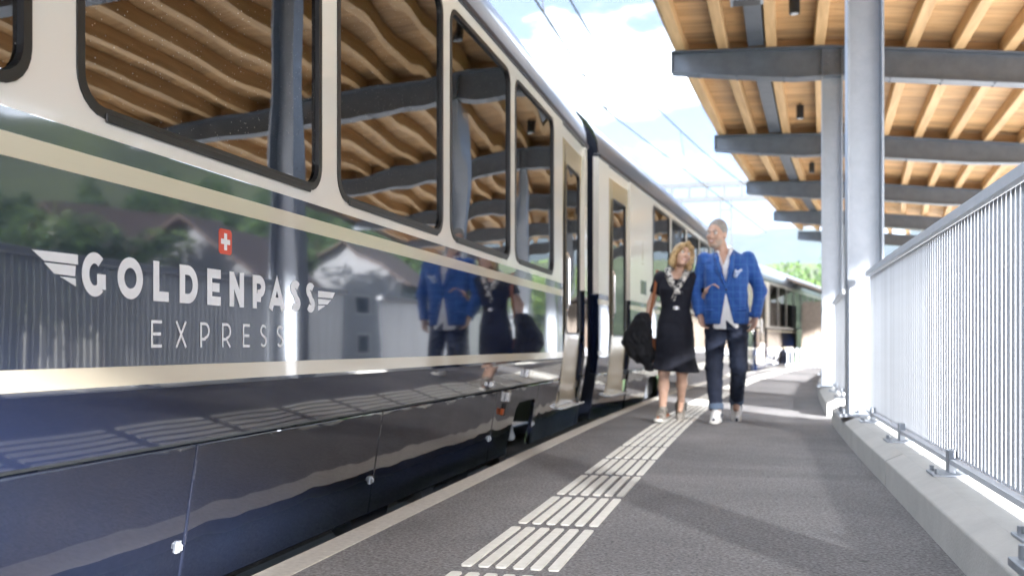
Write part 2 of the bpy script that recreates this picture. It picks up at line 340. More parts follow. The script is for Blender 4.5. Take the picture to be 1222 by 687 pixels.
railing(7.98, 9.10, 'short steel fin railing just behind the nearest column', .06)
railing(10.1, 12.95, 'distant steel fin railing between the kerb gap and the second column', .06)
railing(13.35, 18.3, 'farthest steel fin railing, mostly hidden behind the second column', .10)

# ------------------------------------------------------------------ canopy
BY = [-8.4, -3.0, 2.4, 7.8, 13.2, 18.6, 24.0, 29.4, 34.8]
XL, XC, XR = -1.27, .78, 5.8
def zt(x): return 4.55+.05*(XC-x) if x < XC else 4.55-.125*(x-XC)
canopy = empty('platform_canopy', (XC, 7.8, 0)); tag(canopy, 'timber platform canopy on grey steel beams and columns over the walkway', 'canopy')
def loc(x, y, z=0): return (x-XC, y-7.8, z)
xs = [XL, -.5, .3, XC, 2, 3.1, 4.2, XR]
def zb(x):
    if x < XC: return 4.16+(4.365-4.16)*max(0, (.35-x)/(.35-XL))**1.1 if x < .35 else 4.16
    return zt(x)-.39 if x < 3.1 else zt(x)-.39+.15*(x-3.1)/(XR-3.1)
bmb = MB()
web = [(x-XC, zb(x)+.015) for x in xs]+[(x-XC, zt(x)-.015) for x in reversed(xs)]
bmb.prism(web, 1, -.006, .006)
for f, s in ((zt, -1), (zb, 1)):
    poly = [(x-XC, f(x)) for x in xs]+[(x-XC, f(x)+s*.018) for x in reversed(xs)]
    bmb.prism(poly, 1, -.12, .12)
bmb.prism([(XL-XC-.012, zb(XL)), (XL-XC, zb(XL)), (XL-XC, zt(XL)), (XL-XC-.012, zt(XL))], 1, -.10, .10)
for dx in (-.12, .12):
    for sy in (-1, 1): bmb.box(dx-.008, dx+.008, min(sy*.007, sy*.117), max(sy*.007, sy*.117), 4.19, 4.51)
for sg in (-1, 1):
    for bx_ in (-.05, .05):
        for bz_ in (4.24, 4.34, 4.44): bmb.tube([(bx_, sg*.005, bz_), (bx_, sg*.026, bz_)], .016, 6)
    for bx_ in (-1.7, -1.2, -.6, .7, 1.3, 1.9): bmb.tube([(bx_, sg*.08, zb(bx_+XC)-.014), (bx_, sg*.08, zb(bx_+XC)+.01)], .015, 6)
beam_me = bmb.mesh('beam', 'galv_dark', bevel=.003, seg=1)
cmb = MB(); cmb.box(-.13, -.113, -.125, .125, .18, 4.155); cmb.box(.113, .13, -.125, .125, .18, 4.155); cmb.box(-.113, .113, -.005, .005, .18, 4.155)
col_me = cmb.mesh('column', 'galv', bevel=.002, seg=1)
cb = MB(); cb.box(-.19, .19, -.18, .18, .167, .19)
for q in (-1, 1):
    for w in (-1, 1): cb.tube([(q*.16, w*.15, .185), (q*.16, w*.15, .225)], .014, 6)
cb_me = cb.mesh('base_plate', 'galv', bevel=.002, seg=1)
for y in BY:
    inst('beam', beam_me, canopy, loc(XC+curv(y), y), head(y))
    c = inst('column', col_me, canopy, loc(XC+curv(y), y), head(y)); inst('base_plate', cb_me, c)
PX = [-1.16, -.60, -.04+.06, .62, 1.17, 1.72, 2.27, 2.83, 3.38, 3.94, 4.49, 5.05, 5.70]
for bi in range(len(BY)-1):
    y0, y1 = BY[bi], BY[bi+1]; hd = -math.atan2(curv(y1)-curv(y0), y1-y0); ln = math.hypot(y1-y0, curv(y1)-curv(y0))-.004
    for x in PX:
        z = zt(x); m = MB().box(-.065, .065, .002, ln, z+.001, z+.195)
        o = m.build('purlin', 'wood_purlin', canopy, bevel=.006, seg=1); o.location = loc(x+curv(y0), y0); o.rotation_euler[2] = hd
    # solid blocking between purlins above each beam
    for i in range(len(PX)-1):
        xa, xb = PX[i]+.067, PX[i+1]-.067
        if xb-xa < .1: continue
        m = MB().add([(xa, .28, zt(xa)+.002), (xb, .28, zt(xb)+.002), (xb, .33, zt(xb)+.002), (xa, .33, zt(xa)+.002), (xa, .28, zt(xa)+.185), (xb, .28, zt(xb)+.185), (xb, .33, zt(xb)+.185), (xa, .33, zt(xa)+.185)],
                     [(0,3,2,1),(4,5,6,7),(0,1,5,4),(1,2,6,5),(2,3,7,6),(3,0,4,7)])
        if y0 > -4 and y0 < 25:
            o = m.build('blocking', 'wood_board', canopy); o.location = loc(curv(y0), y0); o.rotation_euler[2] = hd
    # steel cable tray under the purlins
    m = MB().box(-.10, .10, .13, ln-.13, -.02, .015); m.box(-.10, -.096, .13, ln-.13, .015, .07); m.box(.096, .10, .13, ln-.13, .015, .07)
    o = m.build('cable_tray', 'galv_dark', canopy); xx = -.17; o.location = loc(xx+curv(y0), y0, zt(xx)+.022); o.rotation_euler[2] = hd
bd = MB(); bx = [XL-.05, XC, XR+.06]; wd = .117
vs = []
for x in bx:
    for (yy, dz) in ((-wd, .197), (wd, .197), (wd, .225), (-wd, .225)): vs.append((x-XC, yy, zt(x)+dz))
fs = [(0, 3, 2, 1), (8, 9, 10, 11)]
for i in range(2):
    for k in range(4): fs.append((i*4+k, i*4+(k+1) % 4, i*4+4+(k+1) % 4, i*4+4+k))
bd.add(vs, fs); board_me = bd.mesh('deck_board', 'wood_board', bevel=.004, seg=1)
y = BY[0]-.3
while y < BY[-1]+.4:
    inst('deck_board', board_me, canopy, loc(XC+curv(y), y), head(y)); y += .24
rf = MB(); ys = frange(BY[0]-.5, BY[-1]+.55, 1.0); vs = []; fs = []  # unseen roof sheet over the deck boards, added to block light
for yy in ys:
    for x in bx: vs.append((x+curv(yy)-XC, yy-7.8, zt(x)+.24))
    for x in reversed(bx): vs.append((x+curv(yy)-XC, yy-7.8, zt(x)+.29))
for i in range(len(ys)-1):
    for k in range(6): fs.append((i*6+k, i*6+(k+1) % 6, i*6+6+(k+1) % 6, i*6+6+k))
fs += [(0, 1, 2, 3, 4, 5), tuple((len(ys)-1)*6+k for k in range(6))]
rf.add(vs, fs).build('roof_light_block', 'galv_dark', canopy)
fa = MB(); strip(fa, [(XR+.065, zt(XR)-.10), (XR+.075, zt(XR)-.10), (XR+.075, zt(XR)+.30), (XR+.065, zt(XR)+.30)], frange(BY[0]-.5, BY[-1]+.5, 1))
fa.v = [(v[0]-XC, v[1]-7.8, v[2]) for v in fa.v]; fa.build('gutter', 'galv_dark', canopy)
# spotlights and the loudspeaker box under the canopy
slm = MB(); slm.tube([(0, 0, 0), (0, 0, .22)], .062, 16); slm.tube([(0, 0, .22), (0, 0, .256)], .012, 8); sl_me = slm.mesh('housing', 'black_metal')
lens = MB().tube([(0, 0, -.004), (0, 0, .002)], .045, 16).mesh('lens', 'metal_shine')
names = {2.4: 'spotlight nearest the camera, high above the frame', 7.8: 'largest black spotlight at the top edge of the picture', 13.2: 'black cylinder spotlight in the canopy bay behind the first beam',
         18.6: 'black cylinder spotlight in the canopy bay behind the second beam', 24.0: 'farthest small black spotlight under the canopy'}
for y0 in (7.8, 13.2, 18.6, 24.0):
    y = y0+3.85; x = .32+curv(y)
    s = empty('ceiling_spotlight', (x, y, zt(.32)-.06)); tag(s, names[y0], 'spotlight', 'black spotlights under the canopy')
    inst('housing', sl_me, s); inst('lens', lens, s)
sp = empty('canopy_sign_box', (-.17+curv(10.6), 10.6, 4.33)); tag(sp, 'grey framed dark box hanging under the cable tray at the top edge', 'sign box')
MB().box(-.17, .17, -.11, .11, .0, .12).build('casing', 'galv', sp, bevel=.006)
MB().box(-.14, .14, -.09, .09, -.006, .001).build('screen', 'black_metal', sp)
MB().tube([(0, 0, .12), (0, 0, .2)], .02, 8).build('hanger', 'galv', sp)

# ================================================================== TRAIN
def rrect(y0, y1, z0, z1, r, n=6):
    pts = []
    for (cy_, cz, a0) in ((y1-r, z1-r, 0), (y0+r, z1-r, 90), (y0+r, z0+r, 180), (y1-r, z0+r, 270)):
        for k in range(n+1): a = R(a0+90*k/n); pts.append((cy_+r*math.cos(a), cz+r*math.sin(a)))
    return pts
def hole_wall(mb, x, wins, y0, y1, z0, z1, r, mi=0):
    """flat wall in the plane x with rounded window openings (list of (ya,yb,za,zb))"""
    edges = [y0]; 
    for w in wins: edges += [w[0]-.03, w[1]+.03]
    edges.append(y1)
    for i in range(0, len(edges), 2):
        a, b = edges[i], edges[i+1]
        mb.add([(x, a, z0), (x, b, z0), (x, b, z1), (x, a, z1)], [(0, 1, 2, 3)], mi)
    for (a, b, za, zb_) in wins:
        A, B = a-.03, b+.03; inner = rrect(a, b, za, zb_, r); n = len(inner)
        outer = []; m = n//4; hf = m//2
        for q, (cy0, cz0) in enumerate(((B, z1), (A, z1), (A, z0), (B, z0))):
            for k in range(m):
                p = inner[q*m+k]; side = (k < hf) == (q in (0, 2))
                outer.append((cy0, cz0) if k == hf else ((cy0, p[1]) if side else (p[0], cz0)))
        vs = [(x, p[0], p[1]) for p in inner]+[(x, p[0], p[1]) for p in outer]
        mb.add(vs, [(i, (i+1) % n, n+(i+1) % n, n+i) for i in range(n)], mi)
        # reveal
        vs = [(x, p[0], p[1]) for p in inner]+[(x-.05, p[0], p[1]) for p in inner]
        mb.add(vs, [(i, (i+1) % n, n+(i+1) % n, n+i) for i in range(n)], mi)
CW = 2.66
def tilt(m):
    """below the lower stripe the coach side leans inwards towards the rail"""
    m.v = [(v[0]-max(0., .59-v[2])*.16, v[1], v[2]) for v in m.v]; return m
def ring_mesh(y0, y1, z0, z1, r, w, xa, xb):
    o = rrect(y0, y1, z0, z1, r); i_ = rrect(y0+w, y1-w, z0+w, z1-w, max(.02, r-w)); n = len(o); m = MB()
    vs = [(xb, *p) for p in o]+[(xb, *p) for p in i_]+[(xa, *p) for p in o]+[(xa, *p) for p in i_]
    m.add(vs, [(k, (k+1) % n, n+(k+1) % n, n+k) for k in range(n)]+[(n+k, n+(k+1) % n, 3*n+(k+1) % n, 3*n+k) for k in range(n)]+[(k, (k+1) % n, 2*n+(k+1) % n, 2*n+k) for k in range(n)]+[(2*n+k, 2*n+(k+1) % n, 3*n+(k+1) % n, 3*n+k) for k in range(n)])
    return m
def coach(loc_, rz, L, wins, doors, skirts, bogies, label, detail=True, seats=(), gm='coach_glass'):
    c = empty('train_coach', loc_, rz); tag(c, label, 'train coach', 'coaches of the train')
    ZW, ZR = 1.225, 2.62
    dl = sorted(doors); solid = []; a = 0.
    for d0, d1 in dl: solid.append((a, d0)); a = d1
    solid.append((a, L))
    for (a, b) in solid:
        if b-a < .02: continue
        lw = MB(); uw = MB(); lw.prism([(-.09, .418), (-.0275, .418), (-.0045, .565), (-.001, .582), (0, .60), (0, ZW-.0005), (-.09, ZW-.0005)], 1, a, b)
        ws = [w for w in wins if w[0] > a and w[1] < b]
        hole_wall(uw, 0, ws, a, b, ZW, ZR, .10)
        # jamb returns
        uw.add([(0, a, ZW), (-.06, a, ZW), (-.06, a, ZR), (0, a, ZR)], [(0, 1, 2, 3)]); uw.add([(0, b, ZW), (-.06, b, ZW), (-.06, b, ZR), (0, b, ZR)], [(0, 1, 2, 3)])
        lw.build('lower_wall', 'navy', c); uw.build('upper_wall', 'cream', c)
    for (a, b) in solid:
        if b-a < .3: continue
        MB().box(-.01, .0025, a, b, 1.116, 1.170).build('cream_stripe', 'gold_cream', c)
        MB().box(-.01, .0025, a, b, .595, .645).build('cream_stripe', 'gold_cream', c)
    # far wall with its own windows, floor, end walls
    fw = MB(); hole_wall(fw, -CW, [w for w in wins], .0, L, ZW, ZR, .10); fw.box(-CW, -CW+.06, 0, L, .0, ZW-.001); fw.build('far_wall', 'cream', c)
    MB().box(-CW+.08, -.08, .05, L-.05, .30, .36).build('floor', 'interior', c)
    for ya, yb in ((0, .05), (L-.05, L)):
        prof = [(-CW, -.05), (-.105, -.05), (-.002, .59), (-.002, ZR)]+[(-CW/2+CW/2*math.cos(t), ZR+.72*math.sin(t)) for t in [math.pi*k/16 for k in range(1, 16)]]+[(-CW, ZR)]
        MB().prism(prof, 1, ya+.001, yb-.001).build('end_wall', 'navy_dull', c)
    # arched roof
    rm = MB(); n = 20; ring = [(-CW/2+(CW/2)*math.copysign(abs(math.cos(t))**.85, math.cos(t)), ZR+.012+.72*math.sin(t)**.9) for t in [math.pi*k/n for k in range(n+1)]]
    vs = []; yl = frange(0, L, 1.2)
    for yy in yl: vs += [(p[0], yy, p[1]) for p in ring]
    rm.add(vs, [(i*(n+1)+k, i*(n+1)+k+1, (i+1)*(n+1)+k+1, (i+1)*(n+1)+k) for i in range(len(yl)-1) for k in range(n)])
    rm.build('roof', 'roof_grey', c, smooth=True)
    MB().box(-.03, .018, 0, L, ZR-.018, ZR+.022).build('gutter', 'navy_dull', c, bevel=.005)
    MB().box(-.05, .006, 0, L, ZR+.022, ZR+.03).build('gutter_lip', 'metal_shine', c)
    for w in wins:
        f = ring_mesh(w[0]-.003, w[1]+.003, w[2]-.003, w[3]+.003, .103, .027, -.03, .005).build('window_frame', 'rubber', c)
        ins = rrect(w[0]+.028, w[1]-.028, w[2]+.028, w[3]-.028, .075)
        MB().prism(ins, 0, -.016, -.010).build('glass', gm, f)
        if detail:
            MB().box(.003, .011, w[0]+.10, w[1]-.10, w[2]-.012, w[2]+.012).build('sill_strip', 'rubber', f, bevel=.004)
    for (d0, d1) in dl:
        g0, g1 = d0+.28, d1-.15
        dm = MB(); hole_wall(dm, -.025, [(g0, g1, .80, 2.30)], d0+.012, d1-.012, .17, 2.50, .07)
        d = tilt(dm).build('door', 'door_gold', c)
        ring_mesh(g0-.003, g1+.003, .797, 2.303, .073, .02, -.05, -.020).build('door_seal', 'rubber', d)
        MB().prism(rrect(g0+.017, g1-.017, .817, 2.283, .055), 0, -.040, -.034).build('glass', 'coach_glass', d)
        MB().tube([(.01, d0+.14, 1.0), (.03, d0+.14, 1.05), (.03, d0+.14, 1.45), (.01, d0+.14, 1.5)], .012, 8).build('handle', 'metal_shine', d)
        MB().box(-.06, -.02, d0, d1, 2.50, ZR-.02).build('door_header', 'cream', c)
        tilt(MB().box(-.06, 0, d0, d1, -.06, .15)).build('door_sill', 'navy', c)
        MB().box(-.10, .0, d0+.05, d1-.05, .153, .168).build('step', 'metal_shine', d)
    for s in skirts:
        a, b = s[0], s[1]; m = MB()
        if len(s) > 2:      # cut-out for the bogie
            o0, o1 = s[2], s[3]
            m.prism([(a, -.06), (o0, -.06), (o0+.13, .25), (o0+.20, .29), (o1-.03, .29), (o1, .26), (o1, -.06), (b, -.06), (b, .405), (a, .405)], 0, -.03, .003)
        else: m.box(-.03, .003, a, b, -.06, .405)
        p = tilt(m).build('skirt_panel', 'navy_skirt', c, bevel=.006)
        if detail and b-a > .8:
            h_ = MB(); h_.box(.003, .010, b-.03-.009, b-.03+.009, .082, .118); h_.tube([(.010, b-.03, .11), (.018, b-.03, .104), (.018, b-.03, .09)], .004, 6)
            tilt(h_).build('latch', 'galv', p)
    for y in bogies:
        bg_ = MB(); bg_.box(-.35, -.16, y-1.1, y+1.1, -.16, .02); bg_.box(-.3, -.12, y-.35, y+.35, .0, .30)
        bgo = bg_.build('bogie', 'black_metal', c, bevel=.02); bgo.location.x = -.115
        for yy in (y-.85, y+.85):
            w_ = MB().tube([(-.60, yy, -.06), (-.46, yy, -.06)], .36, 24).build('wheel', 'galv_dark', bgo)
            MB().tube([(-.22, yy, -.08), (-.11, yy, -.08)], .12, 16).build('axle_box', 'galv_dark', bgo)
            dmp = MB(); dmp.tube([(-.10, yy-.04, .25), (-.095, yy+.06, .13)], .018, 10); dmp.tube([(-.095, yy+.05, .14), (-.09, yy+.17, .0)], .030, 10); dmp.build('damper', 'galv', bgo)
            sp_ = MB()
            for k in range(7): 
                pts = [(-.16+.07*math.cos(t), yy-.32+.07*math.sin(t), .02+k*.03) for t in [2*math.pi*j/10 for j in range(11)]]
                sp_.tube(pts, .011, 5)
            sp_.build('spring', 'black_metal', bgo)
            MB().box(-.10, -.07, yy+.0, yy+.04, .05, .25).box(-.10, -.07, yy+.10, yy+.14, .05, .25).build('bracket', 'galv', bgo)
    # seats inside
    for (sy, sx, dirn) in seats:
        s_ = MB(); s_.box(sx-.24, sx+.24, sy-.24, sy+.24, .70, .82); s_.box(sx-.24, sx+.24, sy+dirn*.20-.05, sy+dirn*.20+.05, .80, 1.42); s_.box(sx-.15, sx+.15, sy+dirn*.22-.05, sy+dirn*.22+.05, 1.43, 1.62)
        s_.build('seat', 'seat_cloth', c, bevel=.03)
    return c
Y0 = -8.95
WZ = (1.275, 2.53)
wy = [(6.44, 7.74), (4.99, 6.30), (3.54, 4.86), (2.03, 3.39), (.57, 1.872), (-.90, .41), (-2.37, -1.06), (-3.84, -2.53)]
wins1 = [(a-Y0, b-Y0, *WZ) for a, b in reversed(wy)]
sk = [(-6.3, -1.86), (-1.852, 1.106), (1.114, 2.596), (2.604, 4.086), (4.094, 6.066), (6.074, 7.32, 6.55, 7.28), (7.328, 8.112), (9.228, 9.34)]
seats1 = [(y-Y0, x, d) for y in (.9, 2.5, 4.0, 5.4, 6.9) for x in (-.45, -2.2) for d in (1,)]
c1 = coach((-1.6, Y0, 0), 0, 18.30, wins1, [(8.12-Y0, 9.22-Y0)], [tuple(v-Y0 for v in s) for s in sk], [6.12-Y0], 'navy and cream train coach with white lettering, nearest and largest in the picture', seats=seats1)
def pair(ya, yb):
    return (-1.6+curv(ya), ya), -math.atan2(curv(yb)-curv(ya), yb-ya), math.hypot(yb-ya, curv(yb)-curv(ya))
p2, rz2, L2 = pair(9.78, 28.0)
wins2 = [(2.95+1.465*k, 2.95+1.465*k+1.30, *WZ) for k in range(9)]
sk2 = [(.02, .50), (1.62, 2.55), (2.56, 4.2, 2.75, 3.95), (4.21, 6.2), (6.21, 8.2), (8.21, 10.2), (10.21, 12.2), (12.21, 14.2), (14.21, 16.5, 14.6, 15.8), (16.51, L2-.02)]
c2 = coach((p2[0], p2[1], 0), rz2, L2, wins2, [(.45, 1.55)], sk2, [4.2, 14.35], 'second cream and navy coach, behind the walking couple', detail=False)
p3, rz3, L3 = pair(28.4, 46.5)
wins3 = [(1.9+1.465*k, 1.9+1.465*k+1.36, 1.275, 2.55) for k in range(10)]
c3 = coach((p3[0], p3[1], 0), rz3, L3, wins3, [(.45, 1.55)], [(1.62, 6), (6.01, 12), (12.01, L3-.02)], [4.2, 14.35], 'farthest train coach, blurred, beside the man\'s shoulder', detail=False, gm='bright_glass')
# bellows between coaches
for k, (xa, ya, yb) in enumerate(((-1.6, 9.35, 9.78), (-1.6+curv(28.2), 28.0, 28.4))):
    b = empty('gangway_bellows', (xa, ya, 0), head((ya+yb)/2) if k else 0)
    tag(b, ['black gangway bellows in the gap between the first and second coach', 'black gangway bellows between the second and the farthest coach'][k], 'bellows')
    n = 7; wdt = (yb-ya)
    for j in range(n):
        y_ = wdt*(j+.5)/n; m = MB()
        prof = [(-2.5, .05), (-.16, .05), (-.16, 2.6), (-.5, 3.1), (-1.33, 3.3), (-2.2, 3.1), (-2.5, 2.6)]
        m.prism(prof, 1, y_-wdt/n*.42, y_+wdt/n*.42); m.build('fold', 'rubber', b, bevel=.01)

# ------------------------------------------------------------------ lettering on the first coach
def stroke(mb, pts, t, x, closed=False):
    n = len(pts); l, r = [], []
    for i in range(n):
        p = Vector(pts[i]); a = Vector(pts[(i-1) % n] if (closed or i > 0) else pts[i]); b = Vector(pts[(i+1) % n] if (closed or i < n-1) else pts[i])
        d1 = (p-a).normalized() if (p-a).length > 1e-9 else (b-p).normalized(); d2 = (b-p).normalized() if (b-p).length > 1e-9 else d1
        nn = (Vector((-d1.y, d1.x))+Vector((-d2.y, d2.x))); 
        if nn.length < 1e-6: nn = Vector((-d1.y, d1.x))
        nn.normalize(); k = min(2.0, 1/max(.3, nn.dot(Vector((-d1.y, d1.x)))))
        l.append(p+nn*t/2*k); r.append(p-nn*t/2*k)
    vs = [(x, q.x, q.y) for q in l]+[(x, q.x, q.y) for q in r]
    m = n if closed else n-1
    mb.add(vs, [(i, (i+1) % n, n+(i+1) % n, n+i) for i in range(m)])
def arc(cx, cy_, rx, ry, a0, a1, n=18): return [(cx+rx*math.cos(R(a0+(a1-a0)*k/n)), cy_+ry*math.sin(R(a0+(a1-a0)*k/n))) for k in range(n+1)]
def glyph(ch, w, h, t):
    e = t/2; q = []
    if ch == 'O': return [(arc(w/2, h/2, w/2-e, h/2-e, 0, 360, 28)[:-1], True)]
    if ch == 'G':
        ry = h/2-e; rx = w/2*1.06-e
        return [(arc(w/2*1.06, h/2, rx, ry, 48, 312, 24), False), ([(w-e, h*.17), (w-e, h*.52)], False), ([(w*.62, h*.52-e), (w-t, h*.52-e)], False)]
    if ch == 'L': return [([(e, h), (e, e), (w, e)], False)]
    if ch == 'D': return [([(e, e), (w*.45, e)]+arc(w*.45, h/2, w*.55-e, h/2-e, -88, 88, 16)+[(w*.45, h-e), (e, h-e)], True)]
    if ch == 'E': return [([(w, h-e), (e, h-e), (e, e), (w, e)], False), ([(t, h/2), (w*.9, h/2)], False)]
    if ch == 'N': return [([(e, 0), (e, h)], False), ([(w-e, 0), (w-e, h)], False), ([(e, h-e*.6), (w-e, e*.6)], False)]
    if ch in 'PR':
        o = [([(e, 0), (e, h-e), (w*.5, h-e)]+arc(w*.5, h*.665, w*.5-e, h*.335-e, 85, -85, 12)+[(w*.5, h*.33), (t, h*.33)], False)]
        if ch == 'R': o.append(([(w*.55, h*.33-e), (w-e, 0)], False))
        return o
    if ch == 'A': return [([(e*.9, 0), (w/2, h-e*1.2), (w-e*.9, 0)], False), ([(w*.27, h*.26), (w*.73, h*.26)], False)]
    if ch == 'X': return [([(e, 0), (w-e, h)], False), ([(e, h), (w-e, 0)], False)]
    if ch == 'S':
        r1 = h*.25-e*.55
        top = arc(w*.5, h*.735, w*.5-e, h*.265-e, 30, 250, 14); bot = arc(w*.5, h*.265, w*.5-e, h*.265-e, 70, -150, 14)
        return [(top+bot, False)]
bold = [('G', 2.046, 2.136), ('O', 2.183, 2.29), ('L', 2.336, 2.408), ('D', 2.461, 2.555), ('E', 2.605, 2.681), ('N', 2.732, 2.82), ('P', 2.876, 2.96), ('A', 2.985, 3.100), ('S', 3.144, 3.219), ('S', 3.266, 3.338)]
thin = [('E', 2.326, 2.376), ('X', 2.44, 2.497), ('P', 2.567, 2.618), ('R', 2.688, 2.741), ('E', 2.813, 2.859), ('S', 2.927, 2.970), ('S', 3.042, 3.087)]
for lst, z0, h, t in ((bold, .8215, .110, .0275), (thin, .694, .075, .0085)):
    for ch, a, b in lst:
        m = MB()
        for j, (pts, cl) in enumerate(glyph(ch, b-a, h, t)):
            stroke(m, [(a-Y0+p[0], z0+p[1]) for p in pts], t, .0012+j*.00025, cl)
        m.build('letter', 'white_vinyl', c1, recalc=False)
wings = [[(1.878, .918), (2.032, .920), (2.032, .896), (1.917, .896)], [(1.917, .892), (2.024, .892), (2.022, .867), (1.951, .868)], [(1.969, .863), (2.024, .862), (2.025, .843)],
         [(3.368, .905), (3.515, .906), (3.493, .883), (3.368, .881)], [(3.368, .875), (3.48, .876), (3.448, .857), (3.368, .855)], [(3.368, .85), (3.427, .851), (3.368, .831)]]
for q in wings: MB().prism([(p[0]-Y0, p[1]) for p in q], 0, .0002, .0014).build('wing_mark', 'white_vinyl', c1)
fl = MB().prism(rrect(2.671-Y0, 2.746-Y0, .982, 1.060, .012, 4), 0, .0002, .0012).build('flag_emblem', 'swiss_red', c1)
cx_, cz_ = 2.7085-Y0, 1.021
MB().prism([(cx_-.008, cz_-.026), (cx_+.008, cz_-.026), (cx_+.008, cz_-.008), (cx_+.026, cz_-.008), (cx_+.026, cz_+.008), (cx_+.008, cz_+.008), (cx_+.008, cz_+.026), (cx_-.008, cz_+.026), (cx_-.008, cz_+.008), (cx_-.026, cz_+.008), (cx_-.026, cz_-.008), (cx_-.008, cz_-.008)], 0, .0012, .002).build('cross', 'white_vinyl', fl)
# small fittings on the first coach
tilt(MB().box(0, .03, 5.86-Y0-.02, 5.86-Y0+.02, .44, .475)).build('lamp_stud', 'metal_shine', c1, bevel=.004)
tilt(MB().box(0, .03, 6.80-Y0-.02, 6.80-Y0+.02, .47, .53)).build('lamp_stud', 'metal_shine', c1, bevel=.004)
tilt(MB().box(.003, .03, 6.33-Y0-.03, 6.33-Y0+.03, .32, .39)).build('switch_box', 'metal_shine', c1, bevel=.004)
tilt(MB().box(.003, .02, 6.33-Y0-.03, 6.33-Y0+.03, .23, .31)).build('socket', 'black_metal', c1, bevel=.004)
tilt(MB().box(.003, .024, 6.24-Y0-.012, 6.24-Y0+.012, .24, .28)).build('valve', 'orange_paint', c1, bevel=.003)
# crest and notice on the second coach
cm = MB(); cm.prism([(2.28+.03*math.cos(R(a)), 1.80+.06*math.sin(R(a))) for a in range(0, 360, 30)], 0, .0005, .0015); cm.prism([(2.27, 1.86), (2.29, 1.86), (2.29, 1.98), (2.27, 1.98)], 0, .0005, .0012); cm.prism([(2.22, 1.70), (2.34, 1.70), (2.34, 1.715), (2.22, 1.715)], 0, .0005, .0012)
cm.build('crest', 'door_gold', c2)
MB().box(.0005, .004, 2.15, 2.50, 1.33, 1.50).build('destination_panel', 'pane', c2)

# ================================================================== CATENARY AND BACKGROUND
def wire(pts, r, name, label, group):
    o = MB().tube(pts, r, 5).build(name, 'black_metal'); tag(o, label, 'wire', group); return o
def sag(a, b, s, n=14): return [(a[0]+(b[0]-a[0])*k/n, a[1]+(b[1]-a[1])*k/n, a[2]+(b[2]-a[2])*k/n-s*4*(k/n)*(1-k/n)) for k in range(n+1)]
cw = [(-2.9, -14, 5.3), (-2.85, 19, 5.3), (.4, 41, 5.3)]
mw = [(-3.0, -14, 6.9), (-3.05, 19, 6.6), (.4, 41, 6.7)]
wire(sag(cw[0], cw[1], 0)[:-1]+sag(cw[1], cw[2], 0), .017, 'contact_wire', 'lower overhead contact wire above the train roof', 'overhead wires')
wire(sag(mw[0], mw[1], .35)[:-1]+sag(mw[1], mw[2], .3), .019, 'messenger_wire', 'upper overhead messenger wire above the train roof', 'overhead wires')
for y_, t_ in ((13.2, 'dropper wire hanging high at the top of the sky'), (19.0, 'dropper wire hanging mid sky beside the steady arm'), (26.0, 'faint far dropper wire near the gantry')):
    f = (y_+14)/33 if y_ < 19 else (y_-19)/22
    A, B = (cw[0], cw[1]) if y_ < 19 else (cw[1], cw[2]); C_, D_ = (mw[0], mw[1]) if y_ < 19 else (mw[1], mw[2])
    lo = [A[i]+(B[i]-A[i])*f for i in range(3)]; hi = [C_[i]+(D_[i]-C_[i])*f for i in range(3)]; hi[2] -= (.35 if y_ < 19 else .3)*4*f*(1-f)
    wire([lo, hi], .012, 'dropper_wire', t_, 'dropper wires')
arm_ = MB().tube([(-5.4, 19, 6.0), (-2.85, 19, 6.05)], .022, 6).tube([(-3.9, 19, 6.05), (-2.85, 19, 5.32)], .016, 6).build('steady_arm', 'galv_dark'); tag(arm_, 'thin steady arm holding the overhead wires against the sky', 'wire arm')
mast = empty('catenary_mast', (-5.5, 19, -.79)); tag(mast, 'steel catenary mast hidden behind the train, carrying the steady arm', 'mast')
MB().box(-.1, .1, -.1, .1, 0, 7.2).build('pole', 'galv_dark', mast)
# gantry: vierendeel beam on lattice mast
g = empty('catenary_gantry', (-1.25, 41.5, -.79)); tag(g, 'pale lattice catenary gantry spanning the tracks below the canopy end', 'gantry')
GZ = 7.6
for z in (GZ, GZ+.62): MB().box(-5.2, 6.0, -.06, .06, z-.11, z+.11).build('chord', 'mast_paint', g)
x = -5.1
while x < 6.0:
    MB().box(x-.07, x+.07, -.05, .05, GZ+.11, GZ+.51).build('batten', 'mast_paint', g); x += .72
for x in (-.22, .22): MB().box(x-.045, x+.045, -.09, .09, 0, GZ-.05).build('mast_leg', 'mast_paint', g)
for k in range(9): MB().box(-.175, .175, -.03, .03, .7+k*.8, .76+k*.8).build('mast_rung', 'mast_paint', g)
for x in (5.6, 5.95): MB().box(x-.045, x+.045, -.09, .09, 0, GZ-.05).build('mast_leg', 'mast_paint', g)
# timber hut at the end of the platform
hut = empty('wooden_hut', (2.40, 33.9, -.79), R(-6)); tag(hut, 'small weathered timber hut at the far end of the platform', 'hut')
for k in range(10): MB().box(-.9+k*.18, -.9+k*.18+.172, -.02, .02, 0, 2.95).build('plank', 'weathered_wood', hut)
for s in (-.92, .92): MB().box(s-.02, s+.02, .0, 2.0, 0, 2.9).build('side_wall', 'weathered_wood', hut)
MB().box(-.9, .9, 1.98, 2.02, 0, 2.9).build('back_wall', 'weathered_wood', hut)
MB().add([(-1.6, -.35, 3.75), (1.1, -.35, 2.75), (1.1, 2.4, 2.75), (-1.6, 2.4, 3.75), (-1.6, -.35, 3.85), (1.1, -.35, 2.85), (1.1, 2.4, 2.85), (-1.6, 2.4, 3.85)], [(0,3,2,1),(4,5,6,7),(0,1,5,4),(1,2,6,5),(2,3,7,6),(3,0,4,7)]).build('roof', 'hut_roof', hut)
MB().box(-.15, .25, -.035, -.02, 0.8, 2.6).build('door', 'dark_timber', hut)
lf = empty('low_fence', (1.55, 32.6, 0)); tag(lf, 'low pale slat fence in front of the timber hut', 'fence')
